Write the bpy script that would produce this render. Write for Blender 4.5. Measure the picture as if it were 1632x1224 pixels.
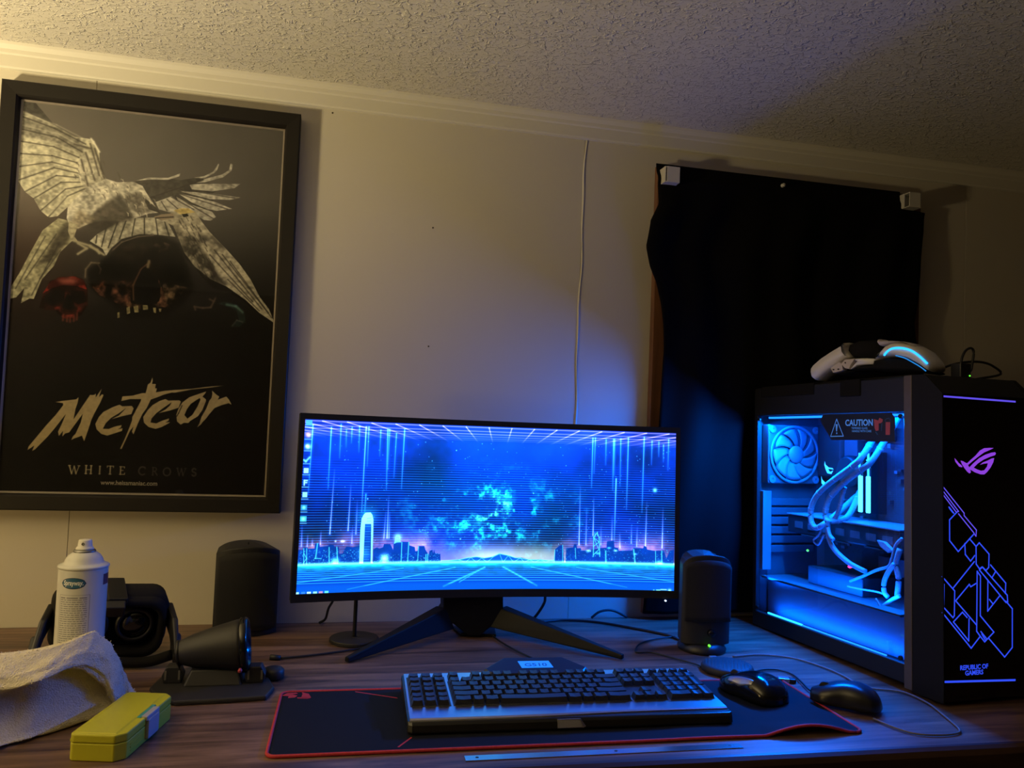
import bpy, math, random
import numpy as np
from mathutils import Matrix, Vector
random.seed(7)
rng = np.random.default_rng(11)
for o in list(bpy.data.objects):
    bpy.data.objects.remove(o)
S = bpy.context.scene
COL = S.collection

# ---------------------------------------------------------------- camera
cam = bpy.data.objects.new('camera', bpy.data.cameras.new('camera'))
COL.objects.link(cam)
cam.data.sensor_width = 36.0
cam.data.lens = 28.015
cam.data.clip_start = 0.02
cam.matrix_world = Matrix(((0.9742178, -0.0487897, -0.2202706, 0.000000), (-0.2219929, -0.0331908, -0.9744832, -1.724752), (0.0402338, 0.9982575, -0.0431660, 1.190000), (0, 0, 0, 1)))
S.camera = cam

# ---------------------------------------------------------------- world, lamps, exposure
S.view_settings.view_transform = 'Standard'
S.view_settings.look = 'None'
S.view_settings.gamma = 1.0
S.view_settings.use_curve_mapping = False
S.view_settings.exposure = 0.0
S.cycles.max_bounces = 10
S.cycles.transparent_max_bounces = 12
S.cycles.sample_clamp_indirect = 3.0
S.cycles.caustics_reflective = False
S.cycles.caustics_refractive = False
W = bpy.data.worlds.new('night')
S.world = W
W.use_nodes = True
W.node_tree.nodes['Background'].inputs[0].default_value = (0.0012, 0.0011, 0.0014, 1)

def lamp(name, kind, loc, energy, color, rot=None, **kw):
    l = bpy.data.lights.new(name, kind)
    l.energy = energy
    l.color = color
    for k, v in kw.items():
        setattr(l, k, v)
    o = bpy.data.objects.new(name, l)
    COL.objects.link(o)
    o.location = loc
    if rot is not None:
        o.matrix_world = Matrix.Translation(loc) @ rot.to_4x4()
    return o
# the shaded lamp out of frame on the left: most of its light leaves upward, a little glows through the shade
lamp('room_lamp', 'SPOT', (-1.35, -.95, 1.00), 186, (1.0, 0.80, 0.43), Matrix.Rotation(math.pi, 3, 'X'), shadow_soft_size=0.07, spot_size=math.radians(176), spot_blend=1.0)
lamp('lamp_shade_glow', 'POINT', (-1.35, -.95, .98), 9.0, (1.0, 0.70, 0.25), shadow_soft_size=0.12)

# ---------------------------------------------------------------- helpers
def nd(nt, t, **kw):
    n = nt.nodes.new(t)
    for k, v in kw.items():
        if k in n.inputs.keys():
            n.inputs[k].default_value = v
        else:
            setattr(n, k, v)
    return n

def lin(c):
    return tuple(((x / 12.92) if x <= 0.04045 else ((x + 0.055) / 1.055) ** 2.4) for x in c)

def mat(name, col, rough=0.5, metal=0.0, spec=0.5, noise=(40.0, 0.12), bump=None, emit=None, estr=0.0, coat=0.0, sheen=0.0):
    """principled material: base colour varied by a noise, optional noise relief"""
    m = bpy.data.materials.new(name)
    m.use_nodes = True
    nt = m.node_tree
    b = nt.nodes['Principled BSDF']
    b.inputs['Roughness'].default_value = rough
    b.inputs['Metallic'].default_value = metal
    b.inputs['Specular IOR Level'].default_value = spec
    b.inputs['Coat Weight'].default_value = coat
    b.inputs['Sheen Weight'].default_value = sheen
    tc = nd(nt, 'ShaderNodeTexCoord')
    n = nd(nt, 'ShaderNodeTexNoise', Scale=noise[0], Detail=4.0)
    nt.links.new(tc.outputs['Object'], n.inputs['Vector'])
    mx = nd(nt, 'ShaderNodeMixRGB')
    k = noise[1]
    mx.inputs[1].default_value = (col[0] * (1 - k), col[1] * (1 - k), col[2] * (1 - k), 1)
    mx.inputs[2].default_value = (min(1, col[0] * (1 + k)), min(1, col[1] * (1 + k)), min(1, col[2] * (1 + k)), 1)
    nt.links.new(n.outputs['Fac'], mx.inputs[0])
    nt.links.new(mx.outputs[0], b.inputs['Base Color'])
    if emit:
        b.inputs['Emission Color'].default_value = (*emit, 1)
        b.inputs['Emission Strength'].default_value = estr
    if bump:
        n2 = nd(nt, 'ShaderNodeTexNoise', Scale=bump[0], Detail=3.0)
        nt.links.new(tc.outputs['Object'], n2.inputs['Vector'])
        bp = nd(nt, 'ShaderNodeBump', Strength=bump[1], Distance=bump[2])
        nt.links.new(n2.outputs['Fac'], bp.inputs['Height'])
        nt.links.new(bp.outputs[0], b.inputs['Normal'])
    return m

class MB:
    """collects shapes in local metres; build() links them as one mesh object"""
    def __init__(s, T=None):
        s.v, s.f = [], []
        s.T = T or Matrix.Identity(4)
    def add(s, vs, fs, T=None):
        o = len(s.v)
        A = s.T @ T if T is not None else s.T
        s.v += [tuple(A @ Vector(p)) for p in vs]
        s.f += [tuple(o + i for i in f) for f in fs]
        return s
    def box(s, x0, x1, y0, y1, z0, z1, T=None):
        vs = [(x, y, z) for x in (x0, x1) for y in (y0, y1) for z in (z0, z1)]
        return s.add(vs, [(0, 1, 3, 2), (4, 6, 7, 5), (0, 4, 5, 1), (2, 3, 7, 6), (0, 2, 6, 4), (1, 5, 7, 3)], T)
    def prism(s, pts, z0, z1, T=None):
        n = len(pts)
        vs = [(p[0], p[1], z0) for p in pts] + [(p[0], p[1], z1) for p in pts]
        a = sum(pts[i][0] * pts[(i + 1) % n][1] - pts[(i + 1) % n][0] * pts[i][1] for i in range(n))
        d = range(n)
        fs = [tuple(reversed(d)), tuple(n + i for i in d)] + [(i, (i + 1) % n, n + (i + 1) % n, n + i) for i in d]
        if a < 0:
            fs = [tuple(reversed(f)) for f in fs]
        return s.add(vs, fs, T)
    def hexa(s, a, b, T=None):
        """eight-corner solid from two quads"""
        return s.loft([a, b], True, True, T)
    def loft(s, rings, cap=True, closed=True, T=None):
        n = len(rings[0])
        vs = [p for r in rings for p in r]
        fs = []
        for i in range(len(rings) - 1):
            for j in range(n if closed else n - 1):
                k = (j + 1) % n
                fs.append((i * n + j, i * n + k, (i + 1) * n + k, (i + 1) * n + j))
        if cap and closed:
            fs.append(tuple(reversed(range(n))))
            fs.append(tuple((len(rings) - 1) * n + j for j in range(n)))
        return s.add(vs, fs, T)
    def lathe(s, prof, n=32, T=None, cap=True):
        rings = [[(r * math.cos(2 * math.pi * k / n), r * math.sin(2 * math.pi * k / n), z) for k in range(n)] for r, z in prof]
        return s.loft(rings, cap, True, T)
    def tube(s, path, r, n=8, T=None, taper=None):
        P = [Vector(p) for p in path]
        rings = []
        up = Vector((0, 0, 1))
        for i, p in enumerate(P):
            t = (P[min(i + 1, len(P) - 1)] - P[max(i - 1, 0)]).normalized()
            a = t.cross(up)
            if a.length < 1e-3:
                a = t.cross(Vector((1, 0, 0)))
            a.normalize()
            b = a.cross(t)
            rr = r if taper is None else r * taper[i]
            rings.append([tuple(p + a * rr * math.cos(2 * math.pi * k / n) + b * rr * math.sin(2 * math.pi * k / n)) for k in range(n)])
        return s.loft(rings, True, True, T)
    def grid(s, nu, nv, fn, T=None):
        vs = [fn(i / (nu - 1), j / (nv - 1)) for j in range(nv) for i in range(nu)]
        fs = [(j * nu + i, j * nu + i + 1, (j + 1) * nu + i + 1, (j + 1) * nu + i) for j in range(nv - 1) for i in range(nu - 1)]
        return s.add(vs, fs, T)
    def build(s, name, m, parent=None, smooth=False, bevel=0.0, seg=2, sub=0, solid=0.0):
        me = bpy.data.meshes.new(name)
        me.from_pydata(s.v, [], s.f)
        me.materials.append(m)
        if smooth:
            me.polygons.foreach_set('use_smooth', [True] * len(me.polygons))
        me.update()
        o = bpy.data.objects.new(name, me)
        COL.objects.link(o)
        o.parent = parent
        if solid:
            q = o.modifiers.new('solid', 'SOLIDIFY')
            q.thickness = solid
        if bevel:
            q = o.modifiers.new('bevel', 'BEVEL')
            q.width = bevel
            q.segments = seg
            q.limit_method = 'ANGLE'
            q.angle_limit = math.radians(35)
            if smooth is None or smooth:
                q.harden_normals = False
        if sub:
            q = o.modifiers.new('sub', 'SUBSURF')
            q.levels = q.render_levels = sub
        return o

def tag(o, label=None, cat=None, group=None, kind=None):
    for k, v in (('label', label), ('category', cat), ('group', group), ('kind', kind)):
        if v:
            o[k] = v
    return o

def thing(name, label, cat, loc=(0, 0, 0), rz=0.0, group=None, rot=None):
    o = bpy.data.objects.new(name, None)
    COL.objects.link(o)
    o.empty_display_size = 0.03
    if rot is not None:
        o.matrix_world = Matrix.Translation(loc) @ rot.to_4x4()
    else:
        o.location = loc
        o.rotation_euler = (0, 0, rz)
    return tag(o, label, cat, group)

def smooth_path(pts, n=8):
    """Catmull-Rom through the points"""
    P = [Vector(p) for p in pts]
    P = [P[0] * 2 - P[1]] + P + [P[-1] * 2 - P[-2]]
    out = []
    for i in range(1, len(P) - 2):
        for k in range(n):
            t = k / n
            a, b, c, d = P[i - 1], P[i], P[i + 1], P[i + 2]
            out.append(tuple(0.5 * ((2 * b) + (c - a) * t + (2 * a - 5 * b + 4 * c - d) * t * t + (3 * b - a - 3 * c + d) * t ** 3)))
    out.append(tuple(P[-2]))
    return out

def text(name, body, size, m, parent, T, sx=1.0, spacing=1.0, align='CENTER', extrude=0.0001, offset=0.0, shear=0.0):
    """flat lettering as a mesh part; T places the text plane (x along, y up) in the parent's frame"""
    cu = bpy.data.curves.new(name, 'FONT')
    cu.body = body
    cu.size = size
    cu.align_x = align
    cu.align_y = 'CENTER'
    cu.space_character = spacing
    cu.extrude = extrude
    cu.offset = offset
    cu.shear = shear
    cu.resolution_u = 3
    tmp = bpy.data.objects.new('tmp', cu)
    me = bpy.data.meshes.new_from_object(tmp)
    bpy.data.objects.remove(tmp)
    bpy.data.curves.remove(cu)
    me.transform(T @ Matrix.Diagonal((sx, 1, 1, 1)))
    me.materials.clear()
    me.materials.append(m)
    me.name = name
    o = bpy.data.objects.new(name, me)
    COL.objects.link(o)
    o.parent = parent
    return o

def frame(o, x, y):
    """4x4 with origin o, x axis, y axis"""
    x = Vector(x).normalized()
    y = Vector(y).normalized()
    z = x.cross(y)
    return Matrix(((x[0], y[0], z[0], o[0]), (x[1], y[1], z[1], o[1]), (x[2], y[2], z[2], o[2]), (0, 0, 0, 1)))

# ---------------------------------------------------------------- flat artwork: a small painter for prints and screens
class Canvas:
    """u, v run 0..1000 over the surface, v upwards; colours are sRGB 0..1"""
    def __init__(s, w, h):
        s.w, s.h = w, h
        s.a = np.zeros((h, w, 3), np.float32)
        s.U, s.V = np.meshgrid((np.arange(w) + .5) / w * 1000, (np.arange(h) + .5) / h * 1000)
        s.asp = h / w
    def mask(s, pts):
        P = np.array(pts, float)
        x0 = max(int(P[:, 0].min() / 1000 * s.w) - 1, 0); x1 = min(int(P[:, 0].max() / 1000 * s.w) + 2, s.w)
        y0 = max(int(P[:, 1].min() / 1000 * s.h) - 1, 0); y1 = min(int(P[:, 1].max() / 1000 * s.h) + 2, s.h)
        if x1 <= x0 or y1 <= y0:
            return None
        m = np.zeros((y1 - y0, x1 - x0), np.float32)
        for dx in (-.33, 0, .33):
            for dy in (-.33, 0, .33):
                X = s.U[y0:y1, x0:x1] + dx * 1000 / s.w
                Y = s.V[y0:y1, x0:x1] + dy * 1000 / s.h
                ins = np.zeros(m.shape, bool)
                for (ax, ay), (bx, by) in zip(P, np.roll(P, -1, 0)):
                    if ay == by:
                        continue
                    c = (ay > Y) != (by > Y)
                    ins ^= c & (X < (bx - ax) * (Y - ay) / (by - ay) + ax)
                m += ins / 9.0
        return (slice(y0, y1), slice(x0, x1)), m
    def fill(s, pts, col, a=1.0, tex=None, soft=0):
        r = s.mask(pts)
        if r is None:
            return
        sl, m = r
        if soft:
            # feather the edge: three box blurs over a padded mask
            y0, y1, x0, x1 = sl[0].start, sl[0].stop, sl[1].start, sl[1].stop
            p = 3 * soft
            m = np.pad(m, p)
            for _ in range(3):
                for ax in (0, 1):
                    c = np.cumsum(np.concatenate([np.zeros_like(np.take(m, [0], ax)), m], ax), ax)
                    n = m.shape[ax]
                    i0 = np.clip(np.arange(n) - soft, 0, n); i1 = np.clip(np.arange(n) + soft + 1, 0, n)
                    m = (np.take(c, i1, ax) - np.take(c, i0, ax)) / (2 * soft + 1)
            cy0, cx0 = max(y0 - p, 0), max(x0 - p, 0)
            cy1, cx1 = min(y1 + p, s.h), min(x1 + p, s.w)
            m = m[cy0 - (y0 - p):cy0 - (y0 - p) + cy1 - cy0, cx0 - (x0 - p):cx0 - (x0 - p) + cx1 - cx0]
            sl = (slice(cy0, cy1), slice(cx0, cx1))
        if tex is not None:
            col = np.array(col)[None, None, :] * tex[sl][..., None]
        m = (m * a)[..., None]
        s.a[sl] = s.a[sl] * (1 - m) + np.asarray(col, np.float32) * m
    def seg(s, p, q, w, col, a=1.0, add=False, fade=(1, 1)):
        """soft stroke of half width w (in u units)"""
        k = s.asp
        x0 = max(int((min(p[0], q[0]) - 4 * w) / 1000 * s.w), 0); x1 = min(int((max(p[0], q[0]) + 4 * w) / 1000 * s.w) + 2, s.w)
        y0 = max(int((min(p[1], q[1]) - 4 * w / k) / 1000 * s.h), 0); y1 = min(int((max(p[1], q[1]) + 4 * w / k) / 1000 * s.h) + 2, s.h)
        if x1 <= x0 or y1 <= y0:
            return
        X = s.U[y0:y1, x0:x1]; Y = s.V[y0:y1, x0:x1] * k
        ax, ay, bx, by = p[0], p[1] * k, q[0], q[1] * k
        L = max((bx - ax) ** 2 + (by - ay) ** 2, 1e-6)
        t = np.clip(((X - ax) * (bx - ax) + (Y - ay) * (by - ay)) / L, 0, 1)
        d = np.hypot(X - ax - t * (bx - ax), Y - ay - t * (by - ay))
        m = np.exp(-(d / w) ** 2) * a * (fade[0] + (fade[1] - fade[0]) * t)
        m = m[..., None]
        sl = (slice(y0, y1), slice(x0, x1))
        c = np.asarray(col, np.float32)
        s.a[sl] = s.a[sl] + c * m if add else s.a[sl] * (1 - m) + c * m
    def lines(s, pts, w, col, a=1.0, add=False, close=False):
        P = list(pts) + ([pts[0]] if close else [])
        for p, q in zip(P, P[1:]):
            s.seg(p, q, w, col, a, add)
    def glow(s, p, r, col, a=1.0, ry=None):
        ry = ry or r
        m = np.exp(-((s.U - p[0]) / r) ** 2 - ((s.V - p[1]) * s.asp / ry) ** 2)[..., None] * a
        s.a += np.asarray(col, np.float32) * m
    def image(s, name):
        im = bpy.data.images.new(name, s.w, s.h, alpha=False)
        px = np.ones((s.h, s.w, 4), np.float32)
        px[..., :3] = np.clip(s.a, 0, 1)
        im.pixels.foreach_set(px.ravel())
        im.update()
        return im

def fbm(w, h, cells, octs=5, seed=3):
    """value noise 0..1"""
    g = np.random.default_rng(seed)
    out = np.zeros((h, w), np.float32); amp = 1.0; tot = 0
    cx, cy = cells
    for o in range(octs):
        n = g.random((int(cy) + 2, int(cx) + 2))
        x = np.linspace(0, cx - 1e-3, w); y = np.linspace(0, cy - 1e-3, h)
        xi, yi = x.astype(int), y.astype(int)
        fx, fy = x - xi, y - yi
        fx = fx * fx * (3 - 2 * fx); fy = fy * fy * (3 - 2 * fy)
        a = n[np.ix_(yi, xi)] * (1 - fx) + n[np.ix_(yi, xi + 1)] * fx
        b = n[np.ix_(yi + 1, xi)] * (1 - fx) + n[np.ix_(yi + 1, xi + 1)] * fx
        out += amp * (a * (1 - fy[:, None]) + b * fy[:, None]); tot += amp
        amp *= 0.55; cx *= 2; cy *= 2
    return out / tot

def uv_grid(o, nu, nv):
    """uv map for a mesh made by MB.grid (u along i, v along j)"""
    me = o.data
    uv = me.uv_layers.new(name='uv')
    for lp in me.loops:
        k = lp.vertex_index
        uv.data[lp.index].uv = ((k % nu) / (nu - 1), (k // nu) / (nv - 1))

# ================================================================ ROOM
def plaster(name, col, bumps):
    """painted ceiling with a sprayed, knocked-down texture"""
    m = mat(name, col, rough=0.9, noise=(3.0, 0.04))
    nt = m.node_tree
    b = nt.nodes['Principled BSDF']
    tc = nd(nt, 'ShaderNodeTexCoord')
    mp = nd(nt, 'ShaderNodeMapping')
    mp.inputs['Scale'].default_value = (1.0, 1.25, 1.0)
    nt.links.new(tc.outputs['Object'], mp.inputs[0])
    hs = []
    for sc, lo, hi in bumps:
        n = nd(nt, 'ShaderNodeTexNoise', Scale=sc, Detail=1.5, Roughness=0.45, Distortion=1.2)
        nt.links.new(mp.outputs[0], n.inputs['Vector'])
        r = nd(nt, 'ShaderNodeValToRGB')
        r.color_ramp.elements[0].position = lo
        r.color_ramp.elements[1].position = hi
        nt.links.new(n.outputs['Fac'], r.inputs[0])
        hs.append(r.outputs[0])
    ad = nd(nt, 'ShaderNodeMath', operation='ADD')
    nt.links.new(hs[0], ad.inputs[0]); nt.links.new(hs[1], ad.inputs[1])
    bp = nd(nt, 'ShaderNodeBump', Strength=0.62, Distance=0.0030)
    nt.links.new(ad.outputs[0], bp.inputs['Height'])
    nt.links.new(bp.outputs[0], b.inputs['Normal'])
    return m

def wood(name, dark, light, scale, rough=0.45, axis=(1.6, 22, 22), coat=0.0):
    m = mat(name, light, rough=rough, coat=coat)
    nt = m.node_tree
    b = nt.nodes['Principled BSDF']
    tc = nd(nt, 'ShaderNodeTexCoord')
    mp = nd(nt, 'ShaderNodeMapping')
    mp.inputs['Scale'].default_value = tuple(a * scale for a in axis)
    nt.links.new(tc.outputs['Object'], mp.inputs[0])
    n = nd(nt, 'ShaderNodeTexNoise', Scale=1.0, Detail=6.0, Roughness=0.62, Distortion=0.9)
    nt.links.new(mp.outputs[0], n.inputs['Vector'])
    r = nd(nt, 'ShaderNodeValToRGB')
    e = r.color_ramp.elements
    e[0].position, e[0].color = 0.36, (*dark, 1)
    e[1].position, e[1].color = 0.66, (*light, 1)
    nt.links.new(n.outputs['Fac'], r.inputs[0])
    n2 = nd(nt, 'ShaderNodeTexNoise', Scale=6.0, Detail=8.0, Roughness=0.7)
    nt.links.new(mp.outputs[0], n2.inputs['Vector'])
    mx = nd(nt, 'ShaderNodeMixRGB', blend_type='MULTIPLY')
    mx.inputs[0].default_value = 0.6
    nt.links.new(r.outputs[0], mx.inputs[1])
    nt.links.new(n2.outputs['Fac'], mx.inputs[2])
    nt.links.new(mx.outputs[0], b.inputs['Base Color'])
    bp = nd(nt, 'ShaderNodeBump', Strength=0.15, Distance=0.001)
    nt.links.new(n.outputs['Fac'], bp.inputs['Height'])
    nt.links.new(bp.outputs[0], b.inputs['Normal'])
    return m

M_wall = mat('wall_paint', (0.60, 0.56, 0.47), rough=0.62, noise=(2.2, 0.05), bump=(260, 0.06, 0.001))
M_trim = mat('trim_paint', (0.66, 0.63, 0.55), rough=0.55, noise=(6, 0.03), bump=(45, 0.06, 0.002))
M_ceil = plaster('ceiling_texture', (0.62, 0.59, 0.52), [(58, 0.56, 0.63), (115, 0.58, 0.66)])
M_dim = mat('brown_panelling', (0.13, 0.09, 0.06), rough=.6, noise=(4, .2))
M_floor = mat('carpet', (0.06, 0.05, 0.04), rough=0.95, noise=(90, 0.3), bump=(300, 0.4, 0.003))
M_desk = wood('desk_laminate', (0.085, 0.045, 0.030), (0.34, 0.20, 0.135), 1.0, rough=0.42, axis=(3.2, 46, 46))
M_edge = wood('desk_edge_wood', (0.035, 0.017, 0.012), (0.10, 0.05, 0.034), 1.0, rough=0.4)
M_case = wood('window_casing_wood', (0.14, 0.055, 0.025), (0.34, 0.15, 0.07), 1.0, rough=0.4, axis=(22, 22, 2))
M_black = mat('black_plastic', (0.012, 0.012, 0.013), rough=0.42, noise=(30, 0.15))
M_matte = mat('matte_black_plastic', (0.016, 0.016, 0.018), rough=0.6, noise=(80, 0.2), bump=(700, 0.1, 0.0004))
M_gloss = mat('gloss_black_plastic', (0.008, 0.008, 0.009), rough=0.14, noise=(20, 0.1))
M_cable = mat('black_rubber', (0.010, 0.010, 0.011), rough=0.5, noise=(50, 0.2))
M_hole = mat('nail_hole', (0.05, 0.035, 0.02), rough=0.9)

CZ = 1.884          # ceiling height; the wall that carries the window is the plane y = 0
def struct(o):
    o['kind'] = 'structure'
    return o
# back wall: sheets of panelling with narrow joints, on a backing
wb = thing('wall_back', 'cream painted panelled wall behind the desk', None)
struct(wb)
MB().box(-2.4, 2.7, 0.006, 0.10, 0, CZ + .02).build('wall_backing', M_wall, wb)
xs = [-2.4, -1.518, -0.489, 0.539, 1.568, 2.7]
for a, b in zip(xs, xs[1:]):
    MB().box(a + .0004, b - .0004, 0.0, 0.0062, 0, CZ + .015).build('wall_panel', M_wall, wb, bevel=.0006, seg=1)
# the lifted strip of filler along one joint
m = MB()
def strip(u, v):
    z = 0.80 + v * 1.034
    dx = 0.0016 * math.sin(z * 17) + 0.0011 * math.sin(z * 41 + 1) + (0.004 * max(0, (z - 1.66) / .17) ** 1.5)
    w = 0.0022 + 0.0012 * math.sin(z * 23)
    return (0.539 + dx + (u - .5) * 2 * w, -0.0022 * (1 - abs(2 * u - 1)) - 0.0003, z)
m.grid(5, 60, strip)
m.build('joint_strip', M_trim, wb, smooth=True)
for x, z in [(0.1987,1.5992),(0.2007,1.3391),(-0.0268,1.8261)]:
    MB(frame((x, -0.0004, z), (1, 0, 0), (0, 0, 1))).lathe([(0.0019, -.0002), (0.0017, .0004)], 10).build('nail_hole', M_hole, wb)
struct(MB().box(-2.5, -2.4, -3.4, 0.1, 0, CZ + .02).build('wall_left', M_dim))
struct(MB().box(2.7, 2.8, -3.4, 0.1, 0, CZ + .02).build('wall_right', M_dim))
struct(MB().box(-2.5, 2.8, -3.5, -3.4, 0, CZ + .02).build('wall_front', M_dim))
struct(MB().box(-2.5, 2.8, -3.5, 0.1, -0.1, 0).build('floor', M_floor))
struct(MB().box(-2.5, 2.8, -3.5, 0.1, CZ, CZ + .1).build('ceiling', M_ceil))
# flat trim with a small cove under the ceiling
prof = [(0, 1.8335), (-.007, 1.8345), (-.0085, 1.838), (-.0085, 1.861), (-.011, 1.864), (-.012, 1.871), (-.017, 1.879), (-.0185, CZ), (0, CZ)]
m = MB()
m.loft([[(x, y, z) for y, z in prof] for x in (-2.4, 2.7)])
struct(m.build('trim_1', M_trim))

# window: casing boards around a dark pane, all but its left edge behind the cloth
wn = thing('window_1', 'wood cased window behind the black cloth', None)
struct(wn)
MB().box(.711, .757, -.020, -.0005, .76, 1.7895).build('casing_board', M_case, wn, bevel=.002)
MB().box(1.372, 1.418, -.020, -.0005, .76, 1.7895).build('casing_board', M_case, wn, bevel=.002)
MB().box(.757, 1.372, -.020, -.0005, 1.744, 1.7895).build('casing_board', M_case, wn, bevel=.002)
MB().box(.757, 1.372, -.012, -.0005, .76, 1.744).build('pane', mat('night_glass', (.006, .006, .008), rough=.08), wn)

# black cloth over the window
LP = [(z, x) for x, z in [(0.7022,1.7746),(0.7039,1.7269),(0.7021,1.6892),(0.6792,1.6466),(0.6707,1.587),(0.6828,1.5451),(0.7008,1.5079),(0.713,1.4616),(0.7209,1.4121),(0.7259,1.3553),(0.7267,1.2416),(0.7236,1.1566),(0.7164,1.0158),(0.7075,0.8),(0.7047,0.7516)]]
RP = [(z, x) for x, z in [(1.3482,1.7785),(1.3471,1.7456),(1.4171,1.7431),(1.4146,1.6911),(1.4051,1.6277),(1.4007,1.5805),(1.3949,1.5179),(1.3889,1.4633),(1.397,1.4174),(1.4122,1.372),(1.425,1.2723),(1.4311,1.1496),(1.4368,0.8754),(1.4411,0.6642)]]
def prof_at(P, z):
    for (z0, x0), (z1, x1) in zip(P, P[1:]):
        if z0 >= z >= z1:
            return x0 + (x1 - x0) * (z0 - z) / max(z0 - z1, 1e-6)
    return P[-1][1] if z < P[-1][0] else P[0][1]
def cloth(u, v):
    z = 1.789 - v * (1.789 - .765)
    x0, x1 = prof_at(LP, z), prof_at(RP, z)
    x = x0 + u * (x1 - x0)
    g = min(1, v * 7)
    y = -.028 - g * (.010 + .010 * math.sin(u * 15 + 1.2 * math.sin(v * 5)) + .006 * math.sin(u * 37 + v * 6) + .004 * math.sin(v * 22 + u * 9))
    y -= .016 * math.exp(-((u - .02) / .09) ** 2) * math.exp(-((z - 1.62) / .09) ** 2)
    y -= .007 * math.exp(-((v - .035) / .012) ** 2)
    return (x, y, z)
M_cloth = mat('black_cloth', (0.0022, 0.0018, 0.0020), rough=0.95, spec=.15, noise=(60, .2), bump=(500, .3, .0006))
cl = MB().grid(90, 130, cloth).build('blackout_cloth', M_cloth, smooth=True, solid=.0015)
tag(cl, 'black cloth hung over the window as a curtain', 'curtain')
M_white = mat('white_plastic', (.62, .60, .55), rough=.45, noise=(30, .05))
# blind brackets at the two upper corners
def bracket(x, z, flip, label):
    t = thing('blind_bracket', label, 'bracket', (x, -.030, z), 0, 'blind brackets over the black cloth')
    w, h, d = .034, .036, .034
    s = -1 if flip else 1
    MB().box(-w / 2, w / 2, -.003, .001, -h / 2, h / 2).build('back_plate', M_white, t, bevel=.0006)
    MB().box(-s * w / 2 - .0012, -s * w / 2 + .0012, -d, -.003, -h / 2, h / 2).build('side_plate', M_white, t, bevel=.0006)
    MB().box(s * w / 2 - .0012, s * w / 2 + .0012, -d * .55, -.003, -h / 2, h / 2).build('side_plate', M_white, t, bevel=.0006)
    MB().box(-w / 2, w / 2, -d, -.003, h / 2 - .0024, h / 2).build('top_plate', M_white, t, bevel=.0006)
    MB().box(-w / 2, w / 2, -d, -.006, -h / 2, -h / 2 + .0024).build('bottom_plate', M_white, t, bevel=.0006)
    MB().box(-w / 2 + .0015 * (1 + s), w / 2 - .0015 * (1 - s), -d - .0018, -d, -h / 2, h / 2).build('front_flap', M_white, t, bevel=.0006)
(bx, bz), (cx, cz) = [(0.7283,1.7556),(1.3641,1.7616)]
bracket(bx, bz, False, 'white blind bracket at the upper left corner of the black cloth')
bracket(cx, cz, True, 'cream blind bracket at the upper right corner of the black cloth')
px, pz = [(1.0186,1.767)][0]
m = MB(frame((px, -.040, pz), (1, 0, 0), (0, 0, 1)))
m.lathe([(.0006, -.010), (.0006, .0), (.0046, .0), (.0050, .0012), (.0030, .0022), (.0030, .0060), (.0046, .0072), (.0040, .0086)], 16)
tag(m.build('push_pin', M_white, smooth=True), 'white push pin in the top hem of the black cloth', 'pin')

# ================================================================ DESK
dk = thing('desk', 'long wood grain desk along the panelled wall', 'desk', (0, 0, 0))
top = MB().prism([(-1.5, -.004), (-1.5, -.683), (.2, -.7215), (1.9, -.7595), (1.9, -.004)], .712, .75).build('desktop', M_desk, dk)
# dark bullnose along the front
pr = [(.0, .7505), (-.006, .7502), (-.012, .747), (-.016, .740), (-.016, .700), (-.012, .692), (0, .690)]
m = MB()
m.loft([[(x, fy + y, z) for y, z in pr] for x, fy in ((-1.5, -.683), (1.9, -.7595))])
m.build('front_edging', M_edge, dk)
for x in (-1.46, 1.85):
    MB().box(x, x + .03, -.66, -.02, 0, .712).build('side_panel', M_edge, dk, bevel=.002)
MB().box(-1.43, 1.85, -.05, -.03, .25, .712).build('modesty_panel', M_edge, dk)

# ================================================================ POSTER
pc = Canvas(820, 1257)
fz = fbm(pc.w, pc.h, (4, 6), 5, 4)
ff = fbm(pc.w, pc.h, (95, 145), 3, 9)
f_lo = fbm(pc.w, pc.h, (14, 22), 3, 41)
V = pc.V / 1000; U = pc.U / 1000
g = np.interp(V, [0, .25, .45, .62, .8, 1.0], [.075, .072, .082, .18, .34, .38])
g = g * (0.92 + .16 * fz) * np.interp(U, [0, .5, 1], [1.04, 1.0, .9])
pc.a[..., 0] = g * 1.02; pc.a[..., 1] = g * .985; pc.a[..., 2] = g * np.interp(V, [0, .5, 1], [1.0, .97, .95])
red_haze = np.exp(-((U - .05) / .22) ** 2 - ((V - .62) / .22) ** 2)
pc.a[..., 0] += .05 * red_haze; pc.a[..., 1] += .012 * red_haze
WH, GR, DK, BK = (.80, .79, .75), (.50, .48, .45), (.17, .16, .155), (.055, .05, .05)
ff = (ff + np.roll(ff, 2, 1) + np.roll(ff, 4, 1)) / 3
tex = np.clip((ff - .5) * .8 + .95 + (f_lo - .5) * .5, .6, 1.2)
f2 = fbm(pc.w, pc.h, (40, 60), 5, 19)
bone = np.clip((f2 - .36) * 4.0, .15, 1.7)
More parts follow.
